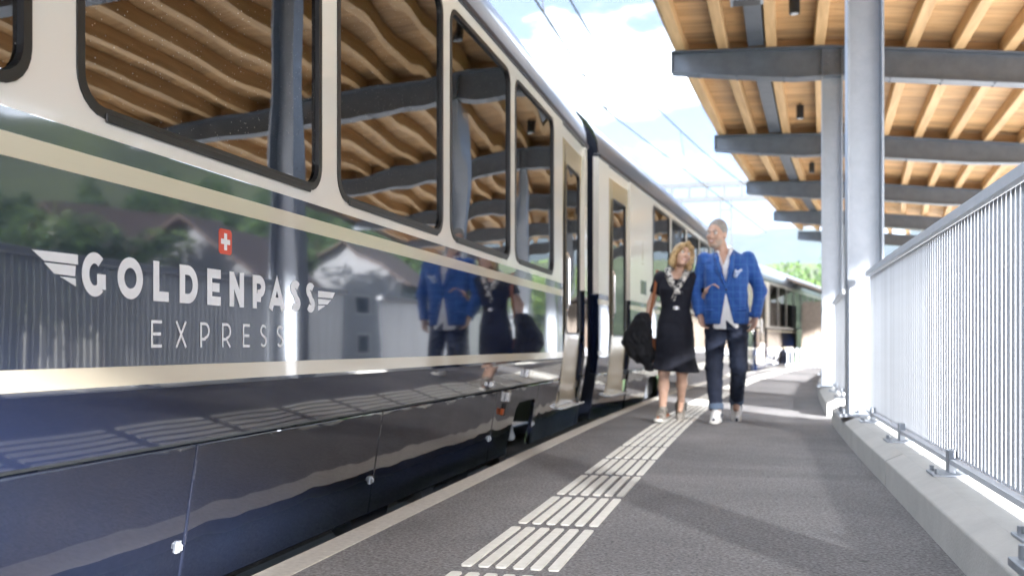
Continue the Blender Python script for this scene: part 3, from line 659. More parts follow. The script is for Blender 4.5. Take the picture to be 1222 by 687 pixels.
for k in range(14): MB().box(-.6+k*.14, -.6+k*.14+.05, -.01, .01, -.3, .62).build('slat', 'galv', lf)
for z in (.05, .5): MB().box(-.65, 1.3, .011, .04, z, z+.06).build('rail', 'galv', lf)

# hills, meadow and mountains
def terrain(name, m, az0, az1, r0, r1, hfun, na=110, nr=14):
    vs = []; fs = []
    for i in range(na+1):
        az = R(az0+(az1-az0)*i/na)
        for j in range(nr+1):
            r = r0+(r1-r0)*j/nr; x, y_ = r*math.sin(az), r*math.cos(az); vs.append((x, y_, hfun(x, y_, j/nr, math.degrees(az))))
    for i in range(na):
        for j in range(nr): fs.append((i*(nr+1)+j, (i+1)*(nr+1)+j, (i+1)*(nr+1)+j+1, i*(nr+1)+j+1))
    o = MB().add(vs, fs).build(name, m, smooth=True); tag(o, kind='structure'); return o
def fb(x, y, s, o=5): return mnoise.fractal(Vector((x/s, y/s, 3.3)), 1.0, 2.0, o)
terrain('meadow_hill', 'meadow', -4, 115, 70, 420, lambda x, y, t, a: -.9+(t**1.1)*(34+16*fb(x, y, 120)+62*min(1, max(0, (a-14)/22))*(1-min(1, max(0, (a-95)/25)))), 100, 16)
terrain('mountain', 'rock', -40, 130, 1500, 3600, lambda x, y, t, a: -2+(math.sin(min(1, t*1.02)*math.pi/2)**1.3)*(390+240*fb(x, y, 900, 6))*(1 if t < .98 else .95), 200, 30)

def tree(loc_, h, r, mi, label, group, nleaf=1500, seed=0, flat=1.0):
    rg = random.Random(seed); t = empty('tree', loc_); tag(t, label, 'tree', group)
    m = MB(); m.tube([(0, 0, 0), (.05*h*.2, 0, h*.3), (0, .03*h, h*.75)], [h*.03, h*.02, h*.008], 7)
    for k in range(6):
        a = rg.random()*6.28; z = h*(.3+.07*k); m.tube([(0, 0, z), (math.cos(a)*r*.4, math.sin(a)*r*.4, z+h*.12), (math.cos(a)*r*.75, math.sin(a)*r*.75, z+h*.2)], [h*.012, h*.008, h*.003], 5)
    m.build('trunk', 'bark', t)
    cl = [(rg.gauss(0, .42)*r, rg.gauss(0, .42)*r, h*(.62+.22*rg.uniform(-1, 1)), r*rg.uniform(.28, .5)) for _ in range(16)]
    lm = MB()
    for k in range(nleaf):
        c = rg.choice(cl); d = Vector((rg.gauss(0, 1), rg.gauss(0, 1), rg.gauss(0, 1))).normalized()*c[3]*rg.uniform(.55, 1.1)
        p = Vector(c[:3])+Vector((d.x, d.y, d.z*flat)); u = Vector((rg.gauss(0, 1), rg.gauss(0, 1), rg.gauss(0, 1))).normalized(); v = u.orthogonal().normalized(); s = r*rg.uniform(.05, .10)
        lm.add([p-u*s, p+v*s*.6, p+u*s, p-v*s*.6], [(0, 1, 2, 3)], rg.choice([0, 0, 1]))
    lm.build('crown', ['leaf%d' % mi, 'leaf%d' % ((mi+1) % 3)], t, recalc=False)
def house(loc_, rz, w, d, h, rh, wm, label, wins=2):
    o = empty('house', loc_, rz); tag(o, label, 'house', 'houses across the street')
    m = MB(); m.prism([(-w/2, 0), (w/2, 0), (w/2, h), (0, h+rh), (-w/2, h)], 1, -d/2, d/2); m.build('wall', wm, o)
    s = rh/(w/2); ov = .7; th = .18
    for sg in (-1, 1):
        m = MB(); m.prism([(0, h+rh+.02), (sg*(w/2+ov), h-s*ov+.02), (sg*(w/2+ov), h-s*ov+.02+th), (0, h+rh+.02+th)], 1, -d/2-ov, d/2+ov); m.build('roof', 'roof_tile', o)
    for side in (-1, 1):
        for fl_ in range(int(h//2.7)):
            for k in range(wins):
                xx = -w/2+(k+1)*w/(wins+1); zz = .9+fl_*2.7
                q = MB().box(xx-.55, xx+.55, side*d/2-.06, side*d/2+.06, zz, zz+1.35).build('window', 'plaster', o)
                MB().box(xx-.46, xx+.46, side*d/2-.065, side*d/2+.065, zz+.09, zz+1.26).build('pane', 'pane', q)
                xx2 = -d/2+(k+1)*d/(wins+1)
                q = MB().box(side*w/2-.06, side*w/2+.06, xx2-.55, xx2+.55, zz, zz+1.35).build('window', 'plaster', o)
                MB().box(side*w/2-.065, side*w/2+.065, xx2-.46, xx2+.46, zz+.09, zz+1.26).build('pane', 'pane', q)
house((30.1, 47.3, -.79), R(24), 7.5, 9, 5.9, 2.8, 'plaster', 'white house with brown roof mirrored between the lettering and the red flag emblem')
house((21.2, 41.3, -.79), R(-6), 6, 8, 4.6, 2.3, 'grey_plaster', 'grey gabled house mirrored behind the red flag emblem')
house((24.7, 67.2, -.79), R(-4), 8, 10, 5.8, 2.8, 'grey_plaster', 'far grey house mirrored between the lettering and the mirrored couple')
TL = ['green bushy tree mirrored at the left edge of the coach side', 'low dark tree mirrored above the left wing emblem', 'green tree mirrored above the first two letters', 'dark tree mirrored between the white and the grey house', 'tall green tree mirrored above the last letters',
      'dark blurred tree beyond the end of the train, leftmost of the far three', 'mid green blurred tree behind the canopy columns', 'pale green blurred tree far behind the railing']
for i, (x_, y_, h_, r_, mi) in enumerate([(24.2, 32.3, 6.8, 2.6, 0), (21.4, 30.9, 6.1, 2.5, 2), (22.2, 33.8, 6.8, 2.4, 0), (25.7, 44.3, 7.5, 2.2, 2), (25.7, 56.7, 8.6, 2.8, 0), (4, 84, 9, 3.5, 2), (9, 92, 9, 3.8, 0), (16, 90, 10, 4, 1)]):
    tree((x_, y_, -.79), h_, r_, mi, TL[i], 'trees across the street' if i < 5 else 'trees beyond the train', 2200 if i < 5 else 1300, i)
# wood on the slope behind the houses, too dense and far to tell single trees
rg = random.Random(31); wm = MB()
for k in range(150):
    az = R(rg.uniform(17, 80)); rr = rg.uniform(74, 150); x0_, y0_ = rr*math.sin(az), rr*math.cos(az); z0_ = -.9+((rr-70)/350)**1.1*80; hh = rg.uniform(7, 12)
    wm.tube([(x0_, y0_, z0_-1), (x0_, y0_, z0_+hh*.7)], [.25, .08], 5, 2)
    for j in range(330):
        u_ = rg.random(); zz = z0_+hh*(.15+.85*u_); rad = hh*.30*(1.05-u_)**.6*rg.uniform(.35, 1.1); aa = rg.random()*6.283; pp = Vector((x0_+rad*math.cos(aa), y0_+rad*math.sin(aa), zz))
        uu = Vector((rg.gauss(0, 1), rg.gauss(0, 1), rg.gauss(0, .5))).normalized()*.42; vv = uu.orthogonal().normalized()*.30
        wm.add([pp-uu, pp+vv, pp+uu, pp-vv], [(0, 1, 2, 3)], rg.choice([0, 0, 1]))
tag(wm.build('hillside_wood', ['leaf2', 'leaf0', 'bark'], recalc=False), 'dark green wood on the slope, mirrored in the coach side', kind='stuff')

# ================================================================== PEOPLE (implicit surfaces meshed with surface nets)
class SDF:
    """distance field on a grid; prims are blended with a smooth minimum"""
    def __init__(s, lo, hi, h):
        s.lo = np.array(lo, float); s.h = h; s.n = np.ceil((np.array(hi)-s.lo)/h).astype(int)+1
        s.f = np.full(tuple(s.n), 1.0, np.float32)
        s.ax = [s.lo[i]+h*np.arange(s.n[i]) for i in range(3)]
    def sub(s, lo, hi):
        a = np.clip(np.floor((np.array(lo)-s.lo)/s.h).astype(int), 0, s.n); b = np.clip(np.ceil((np.array(hi)-s.lo)/s.h).astype(int)+1, 0, s.n)
        sl = tuple(slice(a[i], b[i]) for i in range(3))
        return sl, s.ax[0][sl[0]][:, None, None], s.ax[1][sl[1]][None, :, None], s.ax[2][sl[2]][None, None, :]
    def comb(s, sl, d, k, op):
        if d.size == 0: return
        f = s.f[sl]
        if op == 'sub': d = -d; 
        if op == 'add':
            if k: hh = np.clip(.5+.5*(f-d)/k, 0, 1); r = f*(1-hh)+d*hh-k*hh*(1-hh)
            else: r = np.minimum(f, d)
        else:
            if k: hh = np.clip(.5-.5*(f-d)/k, 0, 1); r = f*(1-hh)+d*hh+k*hh*(1-hh)
            else: r = np.maximum(f, d)
        s.f[sl] = r
    def cap(s, a, b, ra, rb=None, k=.02, op='add'):
        rb = ra if rb is None else rb; a = np.array(a, float); b = np.array(b, float); m = max(ra, rb)+k+.03
        sl, X, Y, Z = s.sub(np.minimum(a, b)-m, np.maximum(a, b)+m)
        d = b-a; L2 = max(1e-9, d.dot(d)); t = np.clip(((X-a[0])*d[0]+(Y-a[1])*d[1]+(Z-a[2])*d[2])/L2, 0, 1)
        q = np.sqrt((X-a[0]-t*d[0])**2+(Y-a[1]-t*d[1])**2+(Z-a[2]-t*d[2])**2)-(ra+(rb-ra)*t)
        s.comb(sl, q, k, op); return s
    def chain(s, pts, rs, k=.02, op='add'):
        for i in range(len(pts)-1): s.cap(pts[i], pts[i+1], rs[i], rs[i+1], k, op)
        return s
    def ell(s, c, r, M=None, k=.02, op='add'):
        m = max(r)+k+.03; c = np.array(c, float); sl, X, Y, Z = s.sub(c-m, c+m)
        x, y, z = X-c[0], Y-c[1], Z-c[2]
        if M is not None:
            x, y, z = (M[0][0]*x+M[1][0]*y+M[2][0]*z), (M[0][1]*x+M[1][1]*y+M[2][1]*z), (M[0][2]*x+M[1][2]*y+M[2][2]*z)
        q = np.sqrt((x/r[0])**2+(y/r[1])**2+(z/r[2])**2); q2 = np.sqrt((x/r[0]**2)**2+(y/r[1]**2)**2+(z/r[2]**2)**2)+1e-6
        s.comb(sl, q*(q-1)/q2, k, op); return s
    def loft(s, secs, k=.02, op='add', p=2.3, ripple=None):
        """secs: (z, cx, cy, rx, ry) rows in rising z"""
        A = np.array(secs, float); m = k+.04; lo = [(A[:, 1]-A[:, 3]).min()-m-.03, (A[:, 2]-A[:, 4]).min()-m-.03, A[0, 0]-m]; hi = [(A[:, 1]+A[:, 3]).max()+m+.03, (A[:, 2]+A[:, 4]).max()+m+.03, A[-1, 0]+m]
        sl, X, Y, Z = s.sub(lo, hi); zz = Z.ravel()
        # smooth (cosine) interpolation between the sections
        def ip(c):
            i = np.clip(np.searchsorted(A[:, 0], zz)-1, 0, len(A)-2); t = np.clip((zz-A[i, 0])/(A[i+1, 0]-A[i, 0]), 0, 1)
            return (A[i, c]*(1-t)+A[i+1, c]*t)[None, None, :]
        cx, cyy, rx, ry = ip(1), ip(2), ip(3), ip(4)
        x, y = (X-cx), (Y-cyy)
        if ripple: 
            nw, amp, zlo, zhi = ripple; th = np.arctan2(y, x); w = np.clip((zhi-Z)/(zhi-zlo), 0, 1); sc_ = 1+amp*w*(np.sin(nw*th+1.3)+.5*np.sin((nw*2-3)*th)); rx = rx*sc_; ry = ry*sc_
        q = ((np.abs(x)/rx)**p+(np.abs(y)/ry)**p)**(1/p); d = (q-1)*np.minimum(rx, ry)
        d = np.maximum(d, np.maximum(A[0, 0]-Z, Z-A[-1, 0])); s.comb(sl, d, k, op); return s
    def plane(s, pt, nrm, k=0):
        """keep the side the normal points away from"""
        pt = np.array(pt, float); n = np.array(nrm, float); n /= np.linalg.norm(n)
        sl = (slice(None),)*3; X, Y, Z = s.ax[0][:, None, None], s.ax[1][None, :, None], s.ax[2][None, None, :]
        s.comb(sl, (X-pt[0])*n[0]+(Y-pt[1])*n[1]+(Z-pt[2])*n[2]+0*s.f, k, 'int'); return s
    def wedge(s, pts, ylo, yhi, op='sub'):
        """subtract a convex polygon in x,z extruded from ylo to yhi (points counter-clockwise)"""
        P = np.array(pts, float); sl, X, Y, Z = s.sub([P[:, 0].min()-.03, ylo-.03, P[:, 1].min()-.03], [P[:, 0].max()+.03, yhi+.03, P[:, 1].max()+.03])
        d = np.maximum(ylo-Y, Y-yhi)+0*X+0*Z
        for i in range(len(P)):
            a, b = P[i], P[(i+1) % len(P)]; e = b-a; n = np.array([e[1], -e[0]])/np.linalg.norm(e)
            d = np.maximum(d, (X-a[0])*n[0]+(Z-a[1])*n[1])
        s.comb(sl, d, .006, op); return s
    def wrinkle(s, amp, scale, zs=1.0, seed=0.):
        X, Y, Z = s.ax[0][:, None, None], s.ax[1][None, :, None], s.ax[2][None, None, :]
        w = np.sin(X*scale+2.1*np.sin(Z*scale*.7*zs+seed)+seed)*np.sin(Z*scale*zs+1.7*np.sin(X*scale*.8+Y*scale*.5)+seed*2)*np.cos(Y*scale*.9+seed)
        s.f += (amp*w).astype(np.float32); return s
    def mesh(s, name, m):
        f = s.f.copy(); f[0] = f[-1] = 1; f[:, 0] = f[:, -1] = 1; f[:, :, 0] = f[:, :, -1] = 1
        ins = f < 0; n = f.shape; cs = [slice(0, -1), slice(1, None)]
        cnt = np.zeros([i-1 for i in n], np.int8)
        for i in (0, 1):
            for j in (0, 1):
                for k in (0, 1): cnt += ins[cs[i], cs[j], cs[k]]
        act = (cnt > 0) & (cnt < 8); idx = np.full(act.shape, -1, np.int64); cells = np.argwhere(act); idx[act] = np.arange(len(cells))
        acc = np.zeros((len(cells), 3)); num = np.zeros(len(cells))
        cor = np.array([(i, j, k) for i in (0, 1) for j in (0, 1) for k in (0, 1)])
        for a in range(8):
            for b in range(a+1, 8):
                if np.abs(cor[a]-cor[b]).sum() != 1: continue
                A = cells+cor[a]; B = cells+cor[b]; fa = f[A[:, 0], A[:, 1], A[:, 2]]; fb_ = f[B[:, 0], B[:, 1], B[:, 2]]
                w = (fa < 0) != (fb_ < 0); t = (fa[w]/(fa[w]-fb_[w]))[:, None]; acc[w] += A[w]+(B[w]-A[w])*t; num[w] += 1
        V = s.lo+s.h*acc/num[:, None]; faces = []
        for axn in range(3):
            sa = [slice(None)]*3; sb = [slice(None)]*3; sa[axn] = slice(0, -1); sb[axn] = slice(1, None)
            i0, i1 = ins[tuple(sa)], ins[tuple(sb)]; e = np.argwhere(i0 != i1); o1, o2 = (axn+1) % 3, (axn+2) % 3
            e = e[(e[:, o1] > 0) & (e[:, o2] > 0) & (e[:, o1] < n[o1]-1) & (e[:, o2] < n[o2]-1)]
            def ci(d1, d2): c = e.copy(); c[:, o1] -= d1; c[:, o2] -= d2; return idx[c[:, 0], c[:, 1], c[:, 2]]
            q = np.stack([ci(1, 1), ci(0, 1), ci(0, 0), ci(1, 0)], 1); flip = ~i0[e[:, 0], e[:, 1], e[:, 2]]; q[flip] = q[flip][:, ::-1]; faces.append(q)
        Fq = np.concatenate(faces); Fq = Fq[(Fq >= 0).all(1)]
        me = bpy.data.meshes.new(name); me.from_pydata(V.tolist(), [], Fq.tolist()); me.materials.append(MATS[m])
        me.polygons.foreach_set('use_smooth', [True]*len(me.polygons)); me.update(); return me
    def build(s, name, m, parent): return link(bpy.data.objects.new(name, s.mesh(name, m)), parent)

V3 = lambda *a: np.array(a, float)
def hand(f, wrist, d, nrm, side, curl=.6, s=1.0, point=False):
    """palm, four unequal bent fingers and a thumb leaving the side of the palm"""
    d = V3(*d)/np.linalg.norm(d); nrm = V3(*nrm); nrm -= d*nrm.dot(d); nrm /= np.linalg.norm(nrm); u = np.cross(d, nrm)*side; w = V3(*wrist)
    for q in (-.026, -.009, .009, .026): f.cap(w+u*q*.7*s, w+d*.085*s+u*q*s, .016*s, .0135*s, .008)
    for i, (q, ln) in enumerate(((-.029, .062), (-.010, .078), (.010, .084), (.029, .074))):
        p = w+d*.085*s+u*q*s; dd = d.copy(); c = curl*(.15 if (point and i == 3) else 1)
        for seg in (.45, .30, .25):
            ang = c*(.5+.5*(seg < .4)); dd = dd*math.cos(ang)+nrm*math.sin(ang); dd /= np.linalg.norm(dd); p2_ = p+dd*ln*seg*s; f.cap(p, p2_, .0092*s, .0082*s, .003); p = p2_
    p = w+d*.025*s+u*.024*s; q1 = p+(d*.55+u*.65+nrm*.35)*.042*s; q2 = q1+(d*.85+u*.15+nrm*.45)*.030*s; q3 = q2+(d*.9-u*.1+nrm*.4)*.022*s
    f.chain([p, q1, q2, q3], [.0145*s, .012*s, .010*s, .0088*s], .005)
def rotm(yaw, pitch, roll):
    return np.array(Matrix.Rotation(yaw, 3, 'Z') @ Matrix.Rotation(pitch, 3, 'X') @ Matrix.Rotation(roll, 3, 'Y'))
def headsdf(f, c, M, s, fem):
    T = lambda *p: c+M @ (V3(*p)*s)
    f.ell(T(0, .012, .030), (.074*s, .092*s, .088*s), M, .02); f.ell(T(0, -.022, -.040), (.058*s if fem else .064*s, .068*s, .078*s), M, .03)
    f.ell(T(0, -.062, -.098), ((.024 if fem else .032)*s, .024*s, .020*s), M, .03)
    for q in (-1, 1):
        f.ell(T(q*.036, -.066, -.028), (.024*s, .022*s, .022*s), M, .02); f.ell(T(q*.076, .012, -.012), (.010*s, .020*s, .030*s), M, .008)
        f.ell(T(q*.031, -.093, .004), (.017*s, .012*s, .011*s), M, .01, 'sub'); f.cap(T(q*.016, -.086, .020), T(q*.046, -.078, .022), .010*s, .008*s, .012)
        f.ell(T(q*.011, -.098, -.034), (.010*s, .010*s, .008*s), M, .008)
    f.chain([T(0, -.086, .012), T(0, -.104, -.016), T(0, -.114, -.032)], [.008*s, .010*s, .012*s], .010)
    f.cap(T(-.018, -.084, -.060), T(.018, -.084, -.060), .009*s, .009*s, .008); f.cap(T(-.014, -.082, -.071), T(.014, -.082, -.071), .009*s, .009*s, .008)
    return T
def face_parts(o, T, M, s, smile, brow_m):
    def ball(name, c, r, m, M_=M, res=.0022):
        c = V3(*c); mr = max(r)+.008; f = SDF(c-mr, c+mr, res); f.ell(c, r, M_, 0); return f.build(name, m, o)
    for q in (-1, 1):
        e = ball('eye', T(q*.031, -.079, .004), (.0125*s,)*3, 'eye_white')
        e2 = ball('iris', T(q*.031, -.0893, .004), (.0055*s, .003*s, .0055*s), 'iris'); e2.parent = e
        fb_ = SDF(T(q*.03, -.085, .025)-.045, T(q*.03, -.085, .025)+.045, .003); fb_.chain([T(q*.014, -.096, .021), T(q*.032, -.0945, .027), T(q*.049, -.082, .021)], [.0045*s, .0042*s, .003*s], .002); fb_.build('eyebrow', brow_m, o)
    if smile: 
        ball('teeth', T(0, -.0915, -.0655), (.019*s, .004*s, .0052*s), 'teeth')
        fl_ = SDF(T(0, -.088, -.066)-.04, T(0, -.088, -.066)+.04, .0025); fl_.chain([T(-.025, -.086, -.061), T(-.013, -.0935, -.0725), T(.013, -.0935, -.0725), T(.025, -.086, -.061)], [.0032*s]*4, .002)
        fl_.chain([T(-.025, -.086, -.061), T(0, -.0945, -.0595), T(.025, -.086, -.061)], [.003*s]*3, .002); fl_.build('lips', 'lips', o)

def shoe(name, o, ankle, toe_dir, pitch, m, stripe):
    """a low sneaker with sole, laces and side mark; toe_dir in the xy plane, pitch lifts the heel"""
    a = V3(*ankle); d = V3(toe_dir[0], toe_dir[1], 0); d /= np.linalg.norm(d); u = V3(-d[1], d[0], 0); dn = V3(0, 0, -1)
    d2 = d*math.cos(pitch)+dn*math.sin(pitch); up = d*math.sin(pitch)+V3(0, 0, 1)*math.cos(pitch); M = np.stack([u, d2, up], 1)
    T = lambda x, y, z: a+M @ V3(x, y, z)
    b = T(0, .07, -.05); f = SDF(b-.21, b+.21, .006)
    f.chain([T(0, -.035, -.045), T(0, .06, -.052), T(0, .15, -.066)], [.042, .043, .036], .02); f.cap(T(0, -.02, .015), T(0, -.01, -.04), .042, .045, .02); f.cap(T(0, .005, .0), T(0, .10, -.05), .038, .034, .02)
    f.plane(T(0, 0, -.088), -up, .004); s_ = f.build(name, m, o)
    g_ = SDF(b-.22, b+.22, .006); g_.chain([T(0, -.045, -.082), T(0, .06, -.082), T(0, .155, -.082)], [.046, .046, .043], .01); g_.plane(T(0, 0, -.070), up, .003); g_.plane(T(0, 0, -.100), -up, .003); g_.build('sole', 'sole', s_)
    t_ = SDF(b-.2, b+.2, .004)
    for k in range(4): t_.cap(T(-.026, .035+k*.022, -.012-k*.0125), T(.026, .035+k*.022, -.012-k*.0125), .0045, .0045, 0)
    t_.build('laces', 'sole', s_)
    v_ = SDF(b-.2, b+.2, .004)
    for q in (-1, 1):
        v_.cap(T(q*.041, -.03, -.03), T(q*.040, .045, -.045), .016, .012, .004)
    v_.cap(T(0, .172, -.062), T(0, .180, -.066), .018, .014, .004)
    v_.build('side_mark', stripe, s_)
    return s_

# ------------------------------------------------------------------ man in the blue jacket
MX, MY = -.27, 9.10
man = empty('person', (MX, MY, 0)); tag(man, 'man in a bright blue checked jacket and dark jeans walking beside the woman', 'person', 'couple walking on the platform')
H = V3(-.085, -.03, 1.718); MH = rotm(R(-24), R(2), R(4))
sh = {-1: V3(-.195, .02, 1.50), 1: V3(.195, .02, 1.50)}
el = {-1: V3(-.285, .05, 1.20), 1: V3(.300, .06, 1.20)}
wr = {-1: V3(-.235, -.06, .985), 1: V3(.262, -.04, .965)}
hp = {-1: V3(-.095, 0, .93), 1: V3(.095, 0, .93)}
kn = {-1: V3(-.105, -.10, .50), 1: V3(.115, -.10, .52)}
an = {-1: V3(-.085, -.15, .105), 1: V3(.085, .26, .165)}
f = SDF((-.42, -.34, -.02), (.42, .44, 1.90), .0075)
T = headsdf(f, H, MH, 1.06, False)
f.chain([H+V3(.012, .03, -.05), V3(-.02, .02, 1.50)], [.056, .064], .03)
f.loft([(.86, 0, .01, .16, .11), (1.0, 0, .01, .165, .12), (1.15, 0, 0, .165, .115), (1.35, 0, .005, .185, .115), (1.48, 0, .02, .17, .09), (1.53, -.005, .02, .10, .07)], .03)
for q in (-1, 1):
    f.chain([sh[q], el[q], wr[q]], [.052, .041, .028], .03); f.chain([hp[q], kn[q], an[q]], [.088, .058, .038], .03)
    dz = wr[q]-el[q]; hand(f, wr[q]+dz*.02, (dz[0]*.6-q*.02, dz[1]*.5-.02, dz[2]), (-q*.55, -.35, 0), q*1 if q < 0 else 1, .55)
    f.cap(an[q], an[q]+V3(.0, -.10, -.05), .035, .03, .02)
f.build('body', 'skin_tan', man)
face_parts(man, T, MH, 1.06, True, 'grey_hair')
# short grey hair and pale stubble
f = SDF(H-.17, H+.17, .005); f.ell(T(0, .022, .040), (.086, .103, .097), MH, .02); f.plane(T(0, -.058, .055), MH @ V3(0, -1, -.55), .01); f.plane(T(0, 0, -.02), MH @ V3(0, -.75, -1), .015); f.wrinkle(.0022, 130); f.build('hair', 'grey_hair', man)
f = SDF(H-.17, H+.13, .005); f.ell(T(0, -.020, -.045), (.0695, .0745, .084), MH, .02); f.ell(T(0, -.060, -.100), (.036, .030, .024), MH, .02)
f.plane(T(0, 0, -.055), MH @ V3(0, .35, 1), .01); f.ell(T(0, -.105, -.066), (.030, .03, .016), MH, .006, 'sub'); f.build('beard', 'stubble', man)
# shirt
f = SDF((-.28, -.22, .80), (.28, .22, 1.60), .008)
f.loft([(.845, 0, -.01, .155, .125), (1.0, 0, -.01, .17, .13), (1.2, 0, -.01, .168, .128), (1.4, 0, 0, .185, .125), (1.5, 0, .015, .14, .09), (1.535, -.01, .02, .085, .075)], .02); f.wrinkle(.004, 32)
f.wedge([(-.022, 1.42), (.022, 1.56), (-.066, 1.56)], -.3, -.02); f.wedge([(0.005, .80), (.14, .80), (.0, .93)], -.3, .0)
sh_o = f.build('shirt', 'shirt', man)
f = SDF((-.16, -.16, 1.38), (.14, .14, 1.66), .005)
for q in (-1, 1): f.chain([V3(-.02+q*.068, .04, 1.575), V3(-.02+q*.060, -.045, 1.545), V3(-.02+q*.045, -.095, 1.455)], [.017, .020, .010], .01)
f.chain([V3(-.088, .04, 1.575), V3(-.02, .085, 1.58), V3(.048, .04, 1.575)], [.014]*3, .01); f.build('collar', 'shirt', sh_o)
# jacket
f = SDF((-.42, -.27, .82), (.42, .27, 1.62), .008)
f.loft([(.885, 0, 0, .205, .145), (1.0, 0, 0, .205, .15), (1.12, 0, 0, .196, .147), (1.22, 0, -.003, .192, .147), (1.38, 0, 0, .205, .145), (1.46, 0, .01, .207, .128), (1.53, -.005, .02, .14, .10), (1.565, -.01, .03, .09, .075)], .02, p=2.5)
for q in (-1, 1): f.chain([sh[q]+V3(0, 0, -.01), el[q], wr[q]+(wr[q]-el[q])*.02], [.068, .059, .046], .03)
f.plane((0, 0, .892), (0, 0, -1), .01); f.wrinkle(.0035, 26); f.wrinkle(.0025, 48, .6, 2.)
f.wedge([(.0, 1.215), (.075, 1.60), (-.105, 1.60)], -.35, -.03)
f.wedge([(.0, 1.185), (-.055, .86), (.078, .86)], -.35, -.03)
f.cap(V3(-.02, .05, 1.66), V3(-.02, .02, 1.50), .068, .072, .01, 'sub')
for q in (-1, 1):
    dz = (wr[q]-el[q])/np.linalg.norm(wr[q]-el[q]); f.cap(wr[q]-dz*.01, wr[q]+dz*.09, .036, .036, .004, 'sub')
jk = f.build('jacket', 'jacket', man)
for q in (-1, 1):   # lapels
    f = SDF((-.24, -.26, 1.15), (.24, .10, 1.62), .006)
    f.chain([V3(.002, -.158, 1.22), V3(q*.052-.005, -.162, 1.38), V3(q*.070-.012, -.125, 1.49), V3(q*.075-.012, -.02, 1.56)], [.012, .024, .022, .013], .02); f.build('lapel', 'jacket', jk)
f = SDF((.03, -.22, 1.28), (.20, -.08, 1.42), .004); f.chain([V3(.085, -.150, 1.325), V3(.105, -.154, 1.350), V3(.135, -.146, 1.375)], [.018, .014, .012], .01); f.chain([V3(.085, -.152, 1.325), V3(.088, -.155, 1.375)], [.016, .010], .01); f.build('pocket_square', 'pocket_blue', jk)
f = SDF((-.03, -.19, 1.17), (.03, -.12, 1.23), .003); f.ell((.004, -.153, 1.20), (.010, .006, .010), None, 0); f.build('button', 'black_metal', jk)
for q in (-1, 1):
    f = SDF((q*.13-.09, -.19, .95), (q*.13+.09, -.09, 1.06), .004); f.cap(V3(q*.125-.055, -.138, 1.015), V3(q*.125+.055, -.125 , 1.02), .012, .012, 0); f.build('pocket_flap', 'jacket', jk)
# jeans
f = SDF((-.28, -.32, .08), (.28, .42, 1.02), .008)
f.loft([(.84, 0, 0, .165, .125), (.93, 0, 0, .17, .13), (1.0, 0, 0, .165, .125)], .03)
for q in (-1, 1): f.chain([hp[q]+V3(0, 0, -.04), kn[q], an[q]], [.104, .076, .060], .03)
f.wrinkle(.0055, 30, 1.6); f.wrinkle(.003, 55, 1.0, 1.)
for q in (-1, 1):
    dz = (an[q]-kn[q])/np.linalg.norm(an[q]-kn[q]); pt = an[q]-dz*.03
    f.cap(pt+dz*.10, pt+dz*.2, .10, .10, .003, 'sub')
jn = f.build('jeans', 'denim', man)
for q in (-1, 1):
    dz = (an[q]-kn[q])/np.linalg.norm(an[q]-kn[q]); pt = an[q]-dz*.038; f = SDF(pt-.11, pt+.11, .006); f.cap(pt-dz*.025, pt+dz*.012, .068, .068, 0); f.plane(pt+dz*.02, dz, .004); f.plane(pt-dz*.035, -dz, .004); f.build('cuff', 'denim_cuff', jn)
shoe('shoe', man, an[-1]+V3(0, 0, 0), (-.08, -1), 0.0, 'sneaker_white', 'denim')
shoe('shoe', man, an[1]+V3(0, 0, .0), (.05, -1), R(34), 'sneaker_white', 'denim')

# ------------------------------------------------------------------ woman in the navy dress
WX, WY = -.77, 9.12
wom = empty('person', (WX, WY, 0)); tag(wom, 'blonde woman in a navy dress and scarf holding the man\'s arm', 'person', 'couple walking on the platform')
wom.rotation_euler[1] = R(2.2); H = V3(.045, -.02, 1.535); MH = rotm(R(26), R(-9), R(14))
sh = {-1: V3(-.150, .02, 1.335), 1: V3(.165, .02, 1.335)}
el = {-1: V3(-.235, .06, 1.085), 1: V3(.235, .06, 1.11)}
wr = {-1: V3(-.265, -.05, .885), 1: V3(.285, -.10, 1.205)}
hp = {-1: V3(-.08, 0, .84), 1: V3(.08, 0, .84)}
kn = {-1: V3(-.080, -.055, .455), 1: V3(.085, -.03, .465)}
an = {-1: V3(-.065, -.20, .100), 1: V3(.065, .24, .150)}
f = SDF((-.42, -.36, -.02), (.46, .42, 1.70), .0072)
T = headsdf(f, H, MH, .97, True)
f.chain([H+V3(-.01, .025, -.05), V3(.005, .02, 1.34)], [.043, .050], .03)
f.loft([(.78, 0, .01, .155, .11), (.9, 0, .01, .155, .11), (1.04, 0, 0, .118, .088), (1.22, 0, -.005, .14, .10), (1.33, 0, .02, .135, .075), (1.38, 0, .02, .07, .05)], .03)
for q in (-1, 1):
    f.chain([sh[q], el[q], wr[q]], [.042, .033, .023], .03)
    mid = (kn[q]*.62+an[q]*.38)+V3(0, .018, 0); f.chain([hp[q], kn[q], mid, an[q]], [.082, .050, .047, .030], .03); f.cap(an[q], an[q]+V3(0, -.09, -.055), .030, .026, .02)
hand(f, wr[-1], (-.02, .10, -1), (.7, -.4, 0), -1, .9, .85)
hand(f, wr[1], (.55, -.25, .35), (.2, -.9, -.5), 1, .75, .9, point=True)
f.build('body', 'skin', wom)
face_parts(wom, T, MH, .97, True, 'blonde')
